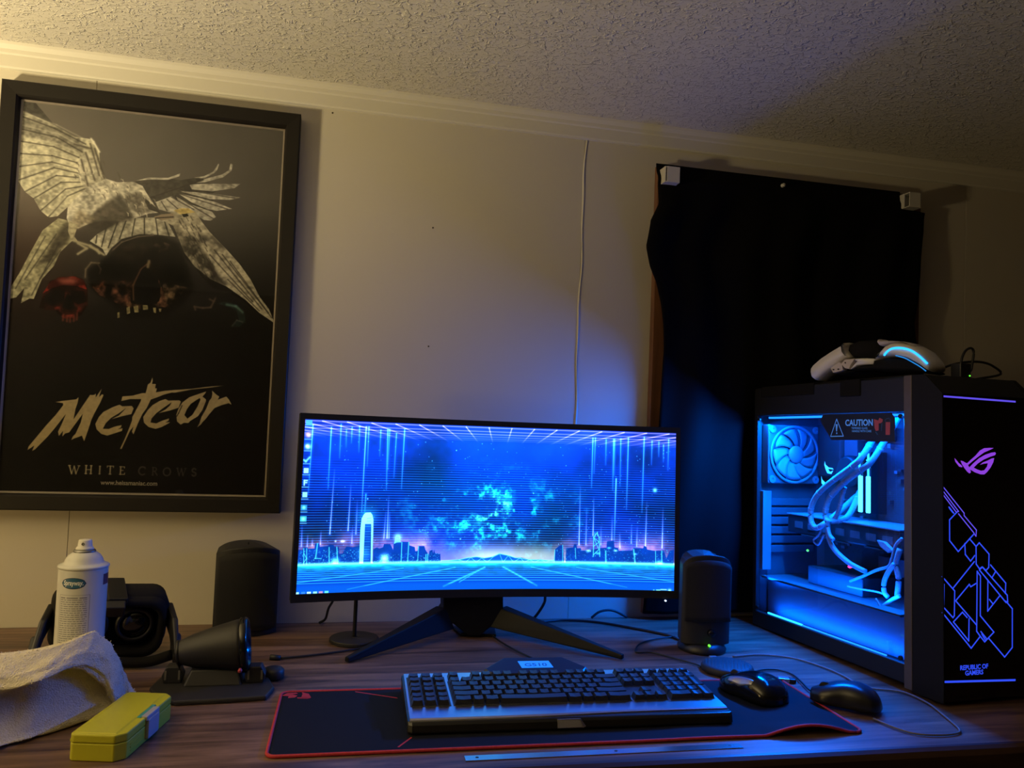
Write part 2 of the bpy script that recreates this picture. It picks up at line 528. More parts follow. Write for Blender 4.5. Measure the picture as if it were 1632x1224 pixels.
# --- crow with spread wings: right wing first, then tail fan, body, left wing
pc.fill([(446,802),(499,814),(560,819),(611,817),(661,826),(698,828),(699,818),(781,814),(731,790),(743,755),(728,725),(685,733),(617,747),(584,739),(526,741),(498,769)], (.24, .23, .22), tex=tex)
for f in ([(446,804),(494,816),(565,820),(609,835),(606,827),(567,815),(499,811)], [(660,827),(698,834),(731,848),(749,871),(752,868),(745,853),(735,844),(698,828)], [(668,814),(699,826),(765,843),(790,856),(795,874),(804,873),(800,855),(770,836),(699,817)],
          [(645,808),(700,814),(837,823),(815,810),(731,796),(655,796)], [(613,788),(697,791),(840,787),(801,778),(724,775)], [(605,782),(682,776),(750,768),(811,755),(752,746),(718,748),(657,762)],
          [(598,775),(658,756),(735,743),(751,730),(733,719),(707,719),(677,730),(617,747)], [(524,754),(581,773),(642,749),(685,733),(634,739),(585,730),(538,736)]):
    pc.fill(f, (.70, .69, .66), tex=tex)
for l in ([(499,763),(695,823)], [(613,794),(818,784)], [(605,782),(794,753)], [(598,775),(741,725)], [(581,771),(667,744)], [(565,764),(609,741)], [(545,757),(568,735)]):
    pc.lines(l, 2.2, DK, .8)
pc.fill([(297,640),(321,659),(391,693),(454,709),(520,714),(574,704),(605,669),(540,670),(474,668),(410,652),(374,626),(358,606),(344,623)], (.66, .65, .60), tex=tex)
for l in ([(321,656),(319,636)], [(352,675),(340,628)], [(391,693),(364,627)], [(422,701),(402,652)], [(454,708),(446,663)], [(487,710),(491,669)], [(528,712),(540,670)], [(562,705),(581,670)]):
    pc.lines(l, 2.4, BK, .75)
pc.fill([(182,691),(131,658),(97,606),(62,548),(30,504),(23,479),(56,486),(81,510),(73,472),(101,485),(116,485),(139,535),(178,571),(196,606),(243,643),(223,687)], (.60, .59, .50), tex=tex)
pc.fill([(215,687),(172,639),(145,597),(109,564),(170,582),(192,609),(220,630),(233,665)], (.17, .155, .14), .8, tex=tex, soft=4)
for l in ([(179,651),(81,532)], [(190,628),(108,494)], [(198,612),(131,535)], [(141,643),(52,508)]):
    pc.lines(l, 2.6, DK, .6)
pc.fill([(241,750),(286,783),(341,802),(382,796),(438,801),(473,793),(491,774),(526,741),(540,728),(502,723),(454,708),(407,696),(338,695),(295,685),(252,669),(224,676),(211,692),(212,721)], WH, tex=tex)
pc.fill([(323,728),(369,754),(420,723),(454,708),(407,694),(352,672),(312,673),(283,684),(301,709)], (.22, .20, .18), .85, tex=tex, soft=4)
pc.fill([(369,754),(392,767),(436,730),(434,706),(386,744)], (.16, .15, .14), .8, soft=4)
pc.fill([(405,762),(465,775),(491,762),(526,733),(486,720),(445,724)], (.45, .43, .40), .8, tex=tex, soft=4)
pc.fill([(474,767),(526,741),(545,726),(501,734)], (.16, .15, .14), .9)
pc.fill([(248,718),(318,699),(287,684),(249,667),(224,679)], (.62, .58, .50), .8, tex=tex, soft=4)
pc.fill([(219,687),(252,678),(242,649),(255,637),(234,637),(219,659)], (.62, .60, .52), tex=tex)
for l in ([(239,638),(300,628),(351,608)], [(256,632),(288,621),(258,605)], [(300,626),(325,619),(333,611)]):
    pc.lines(l, 5.0, (.62, .60, .52), .95)
pc.fill([(20,978),(71,980),(142,929),(126,931),(30,956)], (.30, .29, .28), tex=tex)
pc.fill([(22,955),(126,931),(220,901),(282,899),(310,871),(319,826),(341,802),(286,782),(245,752),(212,721),(179,696),(148,691),(119,706),(93,735),(61,750),(35,776),(21,809),(21,884)], (.74, .73, .66), tex=tex)
pc.fill([(74,943),(220,900),(260,891),(255,862),(198,874),(119,883),(25,890),(19,930)], (.50, .49, .46), .8, tex=tex, soft=4)
for l in ([(22,940),(147,917),(261,885)], [(22,907),(157,895),(251,864)], [(20,876),(151,870),(240,849)], [(20,844),(146,847),(238,835)], [(21,809),(147,831),(239,820)], [(35,777),(156,817),(245,809)], [(61,750),(166,798),(253,798)], [(93,735),(183,782),(263,788)], [(119,706),(200,766),(270,779)], [(148,692),(209,749),(267,771)]):
    pc.lines(l, 2.6, (.20, .19, .17), .75)
    pc.lines([(x + 8, y + 9) for x, y in l], 3.0, (.86, .85, .79), .3)
pc.fill([(237,838),(257,862),(303,865),(319,826),(341,802),(302,787),(271,771),(245,792)], (.70, .69, .64), .9, tex=tex)
for l in ([(277,887),(316,809)], [(263,863),(301,796)], [(249,844),(278,780)], [(294,876),(334,804)], [(221,882),(278,875)]):
    pc.lines(l, 4.0, (.22, .20, .18), .7)
pc.lines([(279,900),(288,893),(311,869)], 4, (.95, .94, .88), .9)
# small feathers over the shoulder and breast of the flying crow
for k in range(120):
    p, q = [(224,848),(528,712)]
    x = random.uniform(p[0], q[0]); y = random.uniform(q[1], p[1])
    if abs((x - p[0]) / (q[0] - p[0]) - (p[1] - y) / (p[1] - q[1])) > .32:
        continue
    a = random.uniform(.2, 1.0)
    pc.lines([(x, y), (x + 7 * math.cos(a), y - 6 * math.sin(a)), (x + 13 * math.cos(a + .4), y - 11 * math.sin(a + .4))], random.uniform(1.2, 2.6), random.choice([(.9, .88, .82), (.34, .32, .28), (.30, .28, .25)]), random.uniform(.3, .7))
# --- skull in the middle
pc.fill([(374,610),(411,647),(474,667),(557,668),(616,653),(654,596),(684,539),(654,503),(574,458),(444,450),(376,490),(309,521),(297,566)], (.052, .045, .045), .95, soft=5)
pc.fill([(381,614),(415,641),(475,658),(541,657),(592,643),(544,620),(472,604),(399,594)], (.115, .095, .088), .75, tex=bone, soft=7)
pc.fill([(328,579),(384,588),(465,583),(459,560),(387,553),(330,553)], (.012, .010, .010), .9, soft=6)
pc.fill([(547,588),(612,597),(656,573),(650,544),(600,553),(566,557)], (.012, .010, .010), .9, soft=6)
pc.fill([(323,542),(363,549),(404,542),(461,554),(469,537),(454,505),(457,487),(429,481),(384,495),(343,505),(310,529)], (.24, .155, .125), tex=bone)
pc.fill([(309,527),(339,544),(387,543),(365,529),(333,519)], (.36, .20, .13), .8, tex=bone)
pc.fill([(497,598),(514,602),(540,576),(561,542),(572,528),(616,507),(589,485),(547,487),(563,510),(550,556),(514,589)], (.27, .19, .15), tex=bone)
pc.fill([(567,546),(600,550),(634,542),(661,541),(645,530),(628,506),(593,487),(576,517)], (.28, .23, .18), tex=bone)
pc.fill([(440,493),(490,488),(555,493),(565,486),(507,477),(442,476)], (.25, .18, .14), tex=bone)
pc.fill([(463,500),(457,534),(482,576),(507,591),(540,573),(561,533),(559,499),(514,493)], (.045, .04, .042))
pc.lines([(466,499),(461,537),(486,579),(507,593)], 3, (.38, .27, .20), .7)
pc.lines([(381,622),(411,644),(467,661),(524,668)], 2.6, (.45, .40, .36), .7)
pc.fill([(510,631),(533,648),(562,653),(600,645),(576,632),(536,624)], (.26, .21, .19), .8, tex=bone)
pc.lines([(513,601),(510,586)], 6, (.52, .47, .38), .8)
pc.lines([(289,548),(289,568),(307,586),(335,586)], 3.5, (.42, .38, .33), .8)
pc.lines([(327,586),(343,571),(338,559)], 3.0, (.24, .2, .18), .8)
for t_ in ([(411,464),(418,466),(420,452),(412,450)], [(442,478),(453,482),(457,465),(445,461)], [(467,482),(483,486),(487,468),(472,467)], [(500,487),(518,488),(520,477),(502,475)], [(538,482),(549,483),(550,469),(542,470)], [(559,481),(569,481),(568,473),(562,473)]):
    pc.fill(t_, (.50, .47, .35), tex=tex)
# --- small red skull on the left, faint green one on the right
pc.fill([(137,464),(146,496),(168,532),(198,544),(251,549),(285,542),(300,520),(304,478),(284,452),(253,440),(221,442),(196,460),(161,460)], (.16, .065, .055), tex=.35 + .65 * bone)
pc.fill([(144,499),(170,531),(198,543),(251,548),(285,541),(298,517),(261,524),(218,525),(179,516)], (.40, .115, .095), tex=.35 + .65 * bone)
pc.fill([(189,535),(236,544),(264,540),(253,528),(214,527)], (.60, .34, .30), .7, soft=4)
pc.fill([(151,495),(184,512),(221,512),(221,484),(180,470),(156,478)], (.055, .035, .035))
pc.fill([(240,511),(288,513),(300,487),(269,478),(244,489)], (.055, .035, .035))
pc.fill([(216,468),(225,494),(233,505),(248,492),(262,468),(240,463)], (.04, .03, .03))
pc.fill([(186,467),(209,471),(211,453),(236,450),(266,454),(270,473),(292,470),(276,450),(252,440),(225,441),(203,452)], (.30, .10, .085), .85, tex=bone)
for x in range(5):
    q = [(221,450),(235,448),(246,447),(259,450),(269,454)][x]
    pc.lines([q, (q[0], q[1] - 14)], 4, (.40, .20, .17), .7)
pc.fill([(772,504),(805,511),(850,504),(881,481),(885,460),(862,447),(828,445),(860,465),(848,488),(815,498)], (.14, .20, .19), .6, tex=tex)
pc.lines([(810,503),(845,500),(872,486)], 5, (.40, .55, .52), .6)
pc.lines([(836,449),(852,464),(874,460)], 3, (.34, .36, .34), .6)
# --- the second crow, perched
pc.fill([(626,633),(678,610),(750,566),(802,551),(854,542),(935,504),(995,462),(937,485),(878,512),(803,539),(752,543),(698,581)], (.10, .09, .09))
pc.fill([(536,713),(585,730),(609,742),(644,746),(676,737),(697,716),(731,689),(794,650),(850,612),(897,572),(935,528),(972,499),(997,462),(936,487),(882,518),(806,550),(745,566),(681,597),(641,630),(617,664),(594,697)], (.68, .66, .60), tex=tex)
pc.fill([(592,737),(617,744),(646,746),(673,737),(618,728)], (.78, .70, .44), .9, tex=tex)
pc.fill([(596,698),(622,689),(656,679),(691,663),(738,601),(789,553),(746,565),(681,597),(641,630),(617,664)], (.42, .40, .36), .7, tex=bone, soft=4)
pc.fill([(714,638),(765,585),(811,552),(789,553),(740,586)], (.12, .11, .11), .85, soft=4)
pc.fill([(698,681),(741,672),(712,659),(683,657)], (.16, .15, .15), .7, soft=4)
pc.fill([(740,684),(794,648),(782,645),(732,675)], (.20, .19, .18), .7, soft=4)
for l in ([(736,630),(908,515)], [(752,643),(944,498)], [(783,633),(971,488)], [(814,617),(985,476)], [(809,569),(936,492)]):
    pc.lines(l, 2.6, (.16, .15, .14), .7)
for k in range(70):
    x, y = random.uniform(0, 1), random.uniform(0, 1)
    a, b = [(611,717),(801,569)]
    q = (a[0] + (b[0] - a[0]) * x * .55 + y * 60, a[1] + (b[1] - a[1]) * x + random.uniform(-12, 12))
    pc.lines([q, (q[0] + 9, q[1] - 9)], 2.0, (.16, .15, .14), .55)
pc.fill([(518,714),(548,724),(591,729),(598,717),(553,709)], (.55, .50, .44))
pc.lines([(528,713),(592,720)], 2.2, (.10, .09, .09), .9)
pc.fill([(623,729),(643,732),(649,726),(631,721)], (.05, .05, .05))
for l in ([(766,517),(751,493),(722,490),(690,492)], [(690,492),(694,484)], [(745,514),(761,509)]):
    pc.lines(l, 4.0, (.34, .29, .25), .8)
# --- brush lettering
LT = (.66, .60, .46)
for poly in (
    [(212,232),(241,236),(285,241),(293,247),(291,233),(285,218),(280,191),(333,254),(338,253),(348,254),(352,258),(353,248),(365,262),(373,271),(366,255),(365,249),(374,256),(380,255),(370,235),(352,208),(343,192),(334,167),(322,137),(313,151),(300,147),(288,144),(276,139),(282,149),(290,155),(306,184),(311,205),(287,179),(268,158),(254,155),(245,147),(246,161),(233,148),(229,159),(241,180),(252,203),(220,170),(196,147),(171,127),(155,114),(144,109),(151,123),(128,111),(132,121),(154,142),(184,171),(217,200),(241,225),(240,230)],
    [(439,232),(449,228),(464,229),(483,230),(490,224),(483,209),(450,203),(411,194),(438,204),(451,214),(463,224),(438,210),(412,198),(394,184),(385,170),(406,170),(425,176),(451,181),(449,175),(439,170),(455,173),(453,166),(426,159),(402,153),(380,157),(363,168),(357,181),(368,199),(383,212),(415,225)],
    [(447,253),(483,256),(515,263),(530,264),(536,286),(545,291),(551,305),(553,297),(551,288),(565,288),(563,277),(570,277),(567,267),(601,272),(635,275),(697,280),(739,285),(774,289),(818,292),(774,286),(697,278),(635,268),(624,268),(597,262),(575,255),(550,248),(537,226),(523,211),(508,185),(495,158),(489,165),(493,178),(482,167),(473,151),(456,121),(450,121),(465,147),(481,180),(487,194),(487,202),(514,243),(515,248),(475,247),(444,241)],
    [(603,251),(615,247),(626,248),(654,249),(660,246),(653,230),(622,222),(580,214),(605,224),(621,235),(626,243),(594,226),(573,214),(557,200),(554,190),(575,188),(594,195),(621,202),(619,196),(608,191),(625,193),(622,190),(595,179),(573,174),(548,178),(530,189),(526,203),(541,221),(557,234),(581,245)],
    [(752,275),(749,270),(739,261),(752,255),(753,250),(741,226),(726,210),(698,197),(693,192),(676,192),(664,187),(650,195),(646,212),(653,228),(666,244),(690,258),(715,265)],
    [(773,278),(790,268),(802,263),(797,255),(808,258),(828,264),(839,256),(850,243),(839,247),(812,241),(787,233),(771,219),(755,203),(744,195),(740,190),(725,181),(733,192),(740,210),(755,230),(765,251),(773,259),(775,269)]):
    pc.fill(poly, LT, tex=.9 + .2 * ff)
pc.fill([(729,257),(732,253),(723,236),(705,213),(688,203),(676,212),(684,227),(697,241),(716,251)], BK)
pc.lines([(665,236),(654,216),(648,208)], 2.0, BK, .8)
# --- spaced capitals
def strokes(box, segs, col, a=1.0):
    (x0, y0), (x1, y1) = box
    P = lambda x, y: (x0 + (x1 - x0) * x, y0 + (y1 - y0) * y)
    for s_ in segs:
        w = s_[-1]
        q = s_[:-1]
        pts = [P(q[i], q[i + 1]) for i in range(0, len(q), 2)]
        pc.lines(pts, w, col, a)
K, N = 2.5, 1.4
def arc(cx, cy, rx, ry, a0, a1, w, n=14):
    r = []
    for i in range(n + 1):
        t = math.radians(a0 + (a1 - a0) * i / n)
        r += [cx + rx * math.cos(t), cy + ry * math.sin(t)]
    return (*r, w)
LET = {
 'W': [(0, 1, .28, 0, K), (.28, 0, .5, .95, N), (.5, .95, .72, 0, K), (.72, 0, 1, 1, N), (-.1, 1, .14, 1, N), (.86, 1, 1.1, 1, N)],
 'H': [(.15, 0, .15, 1, K), (.85, 0, .85, 1, K), (.15, .5, .85, .5, N), (0, 0, .3, 0, N), (0, 1, .3, 1, N), (.7, 0, 1, 0, N), (.7, 1, 1, 1, N)],
 'I': [(.5, 0, .5, 1, K), (.1, 0, .9, 0, N), (.1, 1, .9, 1, N)],
 'T': [(.5, 0, .5, 1, K), (0, 1, 1, 1, N), (0, 1, 0, .82, N), (1, 1, 1, .82, N), (.3, 0, .7, 0, N)],
 'E': [(.2, 0, .2, 1, K), (0, 1, .9, 1, N), (.2, .52, .7, .52, N), (0, 0, .95, 0, N), (.9, 1, .9, .82, N), (.95, 0, 1, .2, N)],
 'C': [arc(.55, .5, .55, .5, 50, 310, K), (.95, 1, .95, .75, N)],
 'R': [(.2, 0, .2, 1, K), (0, 0, .4, 0, N), (0, 1, .5, 1, N), arc(.5, .76, .32, .24, 90, -90, N), (.2, .52, .5, .52, N), (.5, .52, 1.0, 0, K)],
 'O': [arc(.5, .5, .5, .5, 0, 360, K)],
 'S': [arc(.5, .75, .4, .25, 20, 270, K), arc(.5, .25, .42, .25, 90, -160, K)],
}
for ch, box, c in (('W', [(276,56),(310,76)], 1), ('H', [(331,57),(356,77)], 1), ('I', [(380,57),(386,76)], 1), ('T', [(409,57),(431,77)], 1), ('E', [(453,57),(472,76)], 1),
                   ('C', [(522,57),(546,77)], 0), ('R', [(569,57),(589,76)], 0), ('O', [(611,56),(637,76)], 0), ('W', [(661,57),(692,76)], 0), ('S', [(715,57),(732,76)], 0)):
    strokes(box, LET[ch], (.70, .66, .54) if c else (.27, .255, .245))

pf = thing('framed_poster', 'dark framed poster of two white crows over skulls on the wall', 'poster')
M_frame = mat('dark_frame_wood', (.0095, .0075, .006), rough=.5, spec=.25, noise=(14, .3))
FX0, FX1, FZ0, FZ1 = -.648, -.0897, .978, 1.8044
IX0, IX1, IZ0, IZ1 = -.626, -.1275, 1.0085, 1.7845
IX0 = FX0 + (FX1 - IX1) * .9
def ring(d, y):
    return [(FX0 + d, y, FZ0 + d), (FX1 - d, y, FZ0 + d), (FX1 - d, y, FZ1 - d), (FX0 + d, y, FZ1 - d)]
# four mitred rails
prof = [(0, -.002), (0, -.030), (.002, -.032), (.026, -.030), (.029, -.026), (.031, -.0165), (.033, -.012), (.033, -.002)]
for k in range(4):
    m = MB()
    n = (k + 1) % 4
    m.loft([[ring(d, y)[k] for d, y in prof], [ring(d, y)[n] for d, y in prof]])
    m.build('frame_rail', M_frame, pf)
m_lip = mat('frame_lip_lit', (.20, .17, .14), rough=.35, noise=(30, .2))  # paler than the rails: light caught on the bevel, put into the colour
m = MB()
for k in range(4):
    n = (k + 1) % 4
    q = [(.0312, -.0172), (.0352, -.0135), (.0352, -.0115), (.0312, -.0115)]
    m.loft([[ring(d, y)[k] for d, y in q], [ring(d, y)[n] for d, y in q]])
tag(m.build('inner_lip', m_lip, pf), 'thin bevel inside the dark frame, coloured pale as if catching light')
MB().box(FX0 + .004, FX1 - .004, -.006, -.0012, FZ0 + .004, FZ1 - .004).build('backing_board', M_matte, pf)
def print_mat(name, img, rough=.5):
    m = bpy.data.materials.new(name)
    m.use_nodes = True
    nt = m.node_tree
    t = nd(nt, 'ShaderNodeTexImage')
    t.image = img
    t.interpolation = 'Cubic'
    t.extension = 'EXTEND'
    nt.links.new(t.outputs[0], nt.nodes['Principled BSDF'].inputs['Base Color'])
    nt.nodes['Principled BSDF'].inputs['Roughness'].default_value = rough
    nt.nodes['Principled BSDF'].inputs['Specular IOR Level'].default_value = .08
    return m
m = MB().grid(2, 2, lambda u, v: (-.632 + u * .512, -.014, 1.004 + v * .785))
pr_ = m.build('print', print_mat('poster_print', pc.image('poster_art'), .55), pf)
uv_grid(pr_, 2, 2)
M_url = mat('poster_small_type', (.30, .27, .22), rough=.6)
(ux, uz), (wx, wz) = [(-0.4468,1.0317),(-0.3146,1.0307)]
text('small_type', 'www.heisamaniac.com', .0125, M_url, pf, frame(((ux + wx) / 2, -.0143, (uz + wz) / 2 + .0005), (1, 0, 0), (0, 0, 1)), sx=.91, extrude=.00005, offset=.0002)
def glass_mat(name, tint, refl, rough=.03, thin=.0):
    """a clear sheet: lets light through, tinted, with a faint mirror"""
    m = bpy.data.materials.new(name)
    m.use_nodes = True
    nt = m.node_tree
    nt.nodes.remove(nt.nodes['Principled BSDF'])
    out = nt.nodes['Material Output']
    tr = nd(nt, 'ShaderNodeBsdfTransparent')
    tr.inputs[0].default_value = (*tint, 1)
    gl = nd(nt, 'ShaderNodeBsdfGlossy', Roughness=rough)
    fr = nd(nt, 'ShaderNodeFresnel', IOR=refl)
    mx = nd(nt, 'ShaderNodeMixShader')
    geo = nd(nt, 'ShaderNodeNewGeometry')
    inv = nd(nt, 'ShaderNodeMath', operation='SUBTRACT')
    inv.inputs[0].default_value = 1.0
    nt.links.new(geo.outputs['Backfacing'], inv.inputs[1])
    mu = nd(nt, 'ShaderNodeMath', operation='MULTIPLY')
    nt.links.new(fr.outputs[0], mu.inputs[0])
    nt.links.new(inv.outputs[0], mu.inputs[1])
    nt.links.new(mu.outputs[0], mx.inputs[0])
    nt.links.new(tr.outputs[0], mx.inputs[1])
    nt.links.new(gl.outputs[0], mx.inputs[2])
    nt.links.new(mx.outputs[0], out.inputs[0])
    return m
MB().box(FX0 + .032, FX1 - .032, -.0160, -.0152, FZ0 + .032, FZ1 - .032).build('glass_pane', glass_mat('poster_glass', (.97, .97, .97), 1.45), pf)

# ================================================================ MONITOR
SR, SX0, SW, SZ0, SZ1 = 1.79, .326, .748, .852, 1.172
SAG = SR - math.sqrt(SR * SR - (SW / 2) ** 2)
MY, MZ = -.20 + SAG, (SZ0 + SZ1) / 2
TILT = math.radians(2.5)
mo = thing('curved_monitor', 'wide curved monitor with a blue neon city wallpaper', 'monitor', (SX0, -.13, .75))
Tm = Matrix.Translation((0, MY + .13, MZ - .75)) @ Matrix.Rotation(-TILT, 4, 'X')
def curve(s, z, off=0.0):
    """s = arc position in metres from the middle, off = distance behind the glass"""
    a = s / SR
    r = SR + off
    return (r * math.sin(a), -(SR - r * math.cos(a)), z)
def bar(name, s0, s1, z0, z1, o0, o1, m, n=40, parent=None, bevel=.0):
    b = MB(Tm)
    rings = []
    for i in range(n + 1):
        s = s0 + (s1 - s0) * i / n
        rings.append([curve(s, z0, o0), curve(s, z0, o1), curve(s, z1, o1), curve(s, z1, o0)])
    b.loft(rings)
    return b.build(name, m, parent or mo, bevel=bevel)
H2, W2 = .160, .374
M_bez = mat('bezel_plastic', (.014, .014, .016), rough=.38, noise=(60, .1))
M_stand = mat('dark_grey_metal', (.008, .0085, .010), rough=.5, spec=.2, noise=(60, .15))
bar('housing', -.3815, .3815, -.1735, .1700, .004, .020, M_matte)
bar('rear_shell', -.20, .20, -.12, .12, .020, .055, M_matte, 20)
bar('bezel', -.3830, .3830, H2, .1712, -.0025, .006, M_bez)
bar('bezel', -.3830, .3830, -.1755, -H2, -.0030, .006, M_bez)
bar('bezel', -.3830, -W2, -H2, H2, -.0025, .006, M_bez, 2)
bar('bezel', W2, .3830, -H2, H2, -.0025, .006, M_bez, 2)

sc_ = Canvas(1500, 642)
U, V = sc_.U, sc_.V
n1 = fbm(sc_.w, sc_.h, (6, 3), 5, 21)
n2 = fbm(sc_.w, sc_.h, (26, 12), 5, 5)
HZ = 164.0
def ramp(v, stops):
    v0 = [s[0] for s in stops]
    return np.stack([np.interp(v, v0, [s[1][k] for s in stops]) for k in range(3)], -1)
sky = ramp(V, [(HZ, (.50, .45, .93)), (235, (.26, .30, .90)), (300, (.06, .16, .78)), (480, (.01, .09, .62)), (700, (.01, .15, .74)), (880, (.04, .25, .90)), (1000, (.14, .25, .93))])
dim = np.clip(1.05 - .62 * (n1 - .35) * 2, .45, 1.2)
sky *= dim[..., None]
cen = np.exp(-((U - 500) / 260) ** 2) * np.clip((V - 260) / 200, 0, 1) * (.5 + n1)
sky += cen[..., None] * np.array((.0, .10, .22))
sc_.a[:] = sky
patch = np.exp(-((U - 560) / 145) ** 4) * np.exp(-((V - 200) / 66) ** 2)
sc_.a += patch[..., None] * np.array((.52, .50, .25))
# nebula
n3 = fbm(sc_.w, sc_.h, (90, 40), 3, 14)
neb = np.exp(-((U - 478) / 135) ** 2 - ((V - 470) / 170) ** 2) * np.clip((n2 - .43) * 5, 0, 1.5) * np.clip((n3 - .42) * 5, .12, 1.7) * (.4 + n1)
core = np.exp(-((U - 492) / 48) ** 2 - ((V - 480) / 75) ** 2) * np.clip((n2 - .40) * 4, 0, 1.4) * np.clip((n3 - .40) * 4, .3, 1.5)
sc_.a += neb[..., None] * np.array((.06, .58, .52)) + core[..., None] * np.array((.60, .66, .30))
wide = np.exp(-((U - 520) / 170) ** 2 - ((V - 450) / 165) ** 2) * (np.clip((n2 - .5) * 4, 0, 1) + np.clip((n3 - .52) * 7, 0, 1.4) * np.clip((n2 - .36) * 4, 0, 1))
sc_.a += wide[..., None] * np.array((.05, .36, .34))
# scan lines
ph = (V % 14.6) / 14.6
ln = np.exp(-((ph - .5) / .16) ** 2) * np.clip((V - 225) / 90, 0, 1) * np.clip((800 - V) / 160, 0, 1)
sc_.a += ln[..., None] * np.array((.03, .26, .34)) * (.75 + .5 * n1[..., None])
sc_.a *= (1 - .38 * np.exp(-((ph - 0) / .25) ** 2) * np.clip((V - 225) / 90, 0, 1) * np.clip((800 - V) / 160, 0, 1))[..., None]
for k in range(420):
    x, y = rng.uniform(60, 985), rng.uniform(250, 900)
    if 330 < x < 660 and rng.random() < .3:
        continue
    sc_.glow((x, y), rng.uniform(.5, 1.1), (.3, .65, .9), rng.uniform(.2, .7)) if k < 60 else sc_.seg((x, y), (x, y), rng.uniform(.6, 1.1), (.45, .80, 1.0), rng.uniform(.4, .95), add=True)
for p, r in (([(538,353)][0], 2.4), ([(413,304)][0], 1.6), ([(532,582)][0], 1.6), ([(608,591)][0], 1.4), ([(394,845)][0], 1.4), ([(944,630)][0], 5.5), ([(166,542)][0], 1.6)):
    sc_.glow(p, r, (.6, .95, 1.0), .9)
# purple roof grid
for v, a in ((992, .85), (968, .75), (950, .8), (935, .5), (922, .35), (912, .2)):
    sc_.seg((0, v), (1000, v), 1.2, (.72, .46, 1.0), a * .9, add=True)
for k in range(-12, 13):
    if k == 0:
        pass
    x0 = 512 + (k - .5) * 62.5
    x1 = 512 + (k - .5) * 62.5 * .62
    sc_.seg((x0, 992), (x1, 895), 1.5, (.80, .50, 1.0), 1.0, add=True, fade=(1, 0))
# falling and rising beams
for pts, c in (([(66,958),(65,598)], 0), ([(90,978),(90,779)], 3), ([(104,946),(105,846)], 4), ([(118,963),(118,871)], 3), ([(137,971),(138,818)], 3), ([(154,969),(152,464)], 1), ([(161,970),(161,734)], 3),
               ([(192,954),(192,797)], 3), ([(210,958),(213,596)], 0), ([(215,958),(214,719)], 3), ([(233,936),(231,670)], 3), ([(20,968),(17,567)], 0), ([(254,962),(252,604)], 0),
               ([(79,712),(75,337)], 5), ([(122,624),(120,357)], 5), ([(140,534),(140,335)], 6), ([(161,570),(160,455)], 3), ([(220,559),(220,310)], 5), ([(214,468),(212,310)], 6), ([(224,468),(225,310)], 6),
               ([(6,388),(7,269)], 6), ([(21,336),(21,268)], 6), ([(53,358),(53,278)], 6), ([(131,374),(131,281)], 6), ([(33,313),(33,273)], 6),
               ([(769,951),(768,633)], 0), ([(776,952),(774,726)], 3), ([(806,944),(806,782)], 3), ([(827,946),(827,622)], 0), ([(830,946),(830,715)], 3), ([(847,952),(847,648)], 3), ([(868,959),(866,503)], 0), ([(912,967),(909,486)], 0),
               ([(934,944),(933,791)], 3), ([(953,940),(953,846)], 3), ([(966,921),(966,813)], 3), ([(980,957),(979,760)], 3),
               ([(737,641),(737,274)], 5), ([(756,506),(756,275)], 6), ([(775,575),(775,333)], 5), ([(836,696),(834,307)], 1), ([(827,462),(827,307)], 6), ([(849,356),(850,260)], 6), ([(881,406),(881,290)], 6), ([(897,398),(896,272)], 6), ([(922,555),(920,273)], 5), ([(967,519),(966,266)], 5), ([(797,392),(797,276)], 6)):
    c0 = {0: (.35, .70, 1.0), 1: (.6, .85, 1.0), 3: (.25, .52, .95), 4: (.2, .4, .9), 5: (.80, .62, 1.0), 6: (.55, .38, .9)}[c]
    f = (1, .25) if c < 5 else (.1, 1)
    sc_.seg(pts[0], pts[1], 1.15, c0, .9, add=True, fade=f)
    sc_.seg(pts[0], pts[1], 4.0, (.05, .16, .35), .8, add=True, fade=f)
# pink haze along the skyline
for x0, x1 in ((0, 360), (680, 1000)):
    m_ = np.exp(-((V - 262) / 68) ** 2) * np.clip((U - x0 + 20) / 40, 0, 1) * np.clip((x1 + 20 - U) / 60, 0, 1) * np.clip((n2 - .20) * 2.2, 0, 1.1)
    sc_.a += m_[..., None] * np.array((.58, .26, .16))
# hills
sc_.fill([(362,163),(365,172),(383,171),(411,180),(433,189),(458,196),(479,188),(501,196),(520,215),(544,204),(562,191),(580,191),(602,179),(632,181),(654,173),(672,175),(672,148),(362,149)], (.05, .35, .86))
hl = [(364,171),(411,178),(429,162),(443,192),(458,162),(472,189),(487,162),(504,197),(520,215),(530,162),(544,204),(559,162),(577,191),(588,162),(602,179),(617,162),(632,181),(646,163),(661,175),(672,163)]
sc_.lines(hl, .9, (.35, .85, 1.0), .8)
sc_.lines([(411,178),(433,189),(458,196),(479,188),(501,196),(520,215),(544,204),(562,191),(602,179),(672,175)], 1.0, (.45, .9, 1.0), .9)
